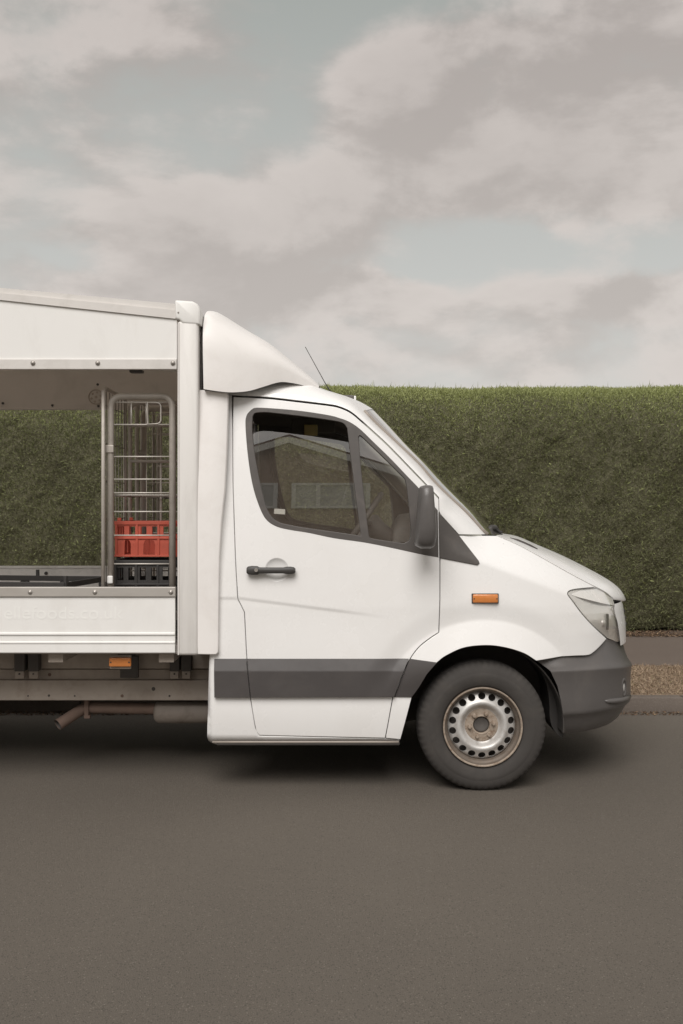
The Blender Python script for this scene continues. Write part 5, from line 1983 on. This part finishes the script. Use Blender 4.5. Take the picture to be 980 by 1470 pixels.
def scatter(name, n, x0, x1, y0, y1, z, ln, wd, up, m, label=None):
    P = np.stack([rng.uniform(x0, x1, n), rng.uniform(y0, y1, n), np.full(n, z)], 1)
    D_ = rng.normal(0, 1, (n, 3))
    D_[:, 2] = np.abs(D_[:, 2]) * up + 0.05
    D_ /= np.linalg.norm(D_, axis=1)[:, None]
    K = np.cross(D_, rng.normal(0, 1, (n, 3)))
    K /= np.linalg.norm(K, axis=1)[:, None]
    l = ln * rng.uniform(0.5, 1.5, n)
    P[:, 2] += l * D_[:, 2] * 0.9
    o = quad_cloud(name, P, D_ * l[:, None], K * wd, rng.random(n), m, None)
    return tag(o, label, None, None, 'stuff')


tag(scatter('dry_grass', 120000, -7.5, 7.5, VY0 + 0.03, VY1 - 0.02, 0.105, 0.019, 0.0026, 0.7, STRAW), 'short dry straw-coloured grass on the verge behind the kerb', 'grass')
tag(scatter('leaf_litter', 26000, -7.5, 7.5, PY1 - 0.10, HY + 0.35, 0.112, 0.016, 0.006, 0.25, LITTER), 'brown leaf litter under the foot of the hedge', 'litter')
tag(scatter('gutter_litter', 5200, -7, 7, KY - 0.12, KY + 0.0, 0.003, 0.012, 0.004, 0.25, LITTER), 'scattered bits of straw and leaf in the gutter along the kerb', 'litter')

# ------------------------------------------------------------------ the house across the road (it shows in the door glass)
BRICK = bpy.data.materials.new('house_brick')
BRICK.use_nodes = True
t = NT(BRICK.node_tree)
tc = t.new('ShaderNodeTexCoord').outputs['Object']
sw_ = t.new('ShaderNodeSeparateXYZ', {0: tc})
cb_ = t.new('ShaderNodeCombineXYZ', {0: sw_.outputs[0], 1: sw_.outputs[2], 2: sw_.outputs[1]}).outputs[0]
bt = t.new('ShaderNodeTexBrick', {'Color1': (0.34, 0.235, 0.175, 1), 'Color2': (0.42, 0.30, 0.225, 1), 'Mortar': (0.48, 0.43, 0.37, 1), 'Scale': 4.4, 'Mortar Size': 0.02})
t.t.links.new(cb_, bt.inputs['Vector'])
pp = t.new('ShaderNodeBsdfPrincipled', {'Base Color': bt.outputs[0], 'Roughness': 0.9})
t.new('ShaderNodeOutputMaterial', {0: pp.outputs[0]})
TILE = mat('roof_tile', (0.16, 0.10, 0.075), 0.9, var=0.2, vscale=8)
UPVC = mat('white_upvc', (0.78, 0.77, 0.75), 0.4, var=0.02)
DGL = mat('house_glass', (0.52, 0.52, 0.50), 0.15, spec=0.6, var=0.4, vscale=1.5)
HXc, HYf, HWd, HEave, HApex = -1.25, -17.5, 9.0, 5.5, 8.35
house = tag(empty('brick_house', (HXc, HYf, 0)), 'brick gable-fronted house with white windows, across the road from the truck', 'house')
x0, x1 = HXc - HWd / 2, HXc + HWd / 2
hb_ = MB().add([(x0, HYf, 0), (x1, HYf, 0), (x1, HYf, HEave), (HXc, HYf, HApex), (x0, HYf, HEave), (x0, HYf - 9, 0), (x1, HYf - 9, 0), (x1, HYf - 9, HEave), (HXc, HYf - 9, HApex), (x0, HYf - 9, HEave)],
               [(0, 1, 2, 3, 4), (9, 8, 7, 6, 5), (0, 5, 6, 1), (1, 6, 7, 2), (0, 4, 9, 5)])
hb_.done('wall', BRICK, house)
for sgn in (-1, 1):
    e = HXc + sgn * (HWd / 2 + 0.4)
    ze = HEave - 0.4 * (HApex - HEave) / (HWd / 2)
    r_ = MB()
    a = [(HXc, HYf + 0.35, HApex + 0.05), (e, HYf + 0.35, ze + 0.05), (e, HYf - 9.3, ze + 0.05), (HXc, HYf - 9.3, HApex + 0.05)]
    a2 = [(x, y, z + 0.16) for x, y, z in a]
    r_.add(a + a2, [(3, 2, 1, 0), (4, 5, 6, 7), (0, 1, 5, 4), (1, 2, 6, 5), (2, 3, 7, 6), (3, 0, 4, 7)])
    r_.done('roof', TILE, house)
    b_ = MB()
    a = [(HXc, HYf + 0.36, HApex - 0.22), (e, HYf + 0.36, ze - 0.22), (e, HYf + 0.36, ze + 0.10), (HXc, HYf + 0.36, HApex + 0.10)]
    a2 = [(x, y + 0.03, z) for x, y, z in a]
    b_.add(a + a2, [(0, 3, 2, 1), (4, 5, 6, 7), (0, 1, 5, 4), (2, 3, 7, 6), (1, 2, 6, 5)])
    b_.done('barge_board', UPVC, house)
for (wx_, wz_, ww, wh) in ((-1.05, 5.15, 1.5, 1.05), (1.0, 5.15, 1.75, 1.05), (-2.1, 1.0, 2.3, 1.5), (1.9, 1.0, 1.8, 1.5)):
    f_ = MB()
    xa, xb = HXc + wx_ - ww / 2, HXc + wx_ + ww / 2
    for q in (xa, HXc + wx_ - ww * 0.17, xb):
        f_.box(q - 0.05, q + 0.05, HYf + 0.01, HYf + 0.09, wz_, wz_ + wh)
    f_.box(xa - 0.05, xb + 0.05, HYf + 0.012, HYf + 0.088, wz_ - 0.08, wz_ + 0.03)
    f_.box(xa - 0.05, xb + 0.05, HYf + 0.012, HYf + 0.088, wz_ + wh - 0.05, wz_ + wh + 0.06)
    fo_ = f_.done('window', UPVC, house)
    MB().box(xa, xb, HYf + 0.02, HYf + 0.04, wz_, wz_ + wh).done('pane', DGL, fo_)
dr_ = MB().box(HXc + 0.0, HXc + 0.9, HYf + 0.01, HYf + 0.08, 0, 2.05).done('front_door', UPVC, house)
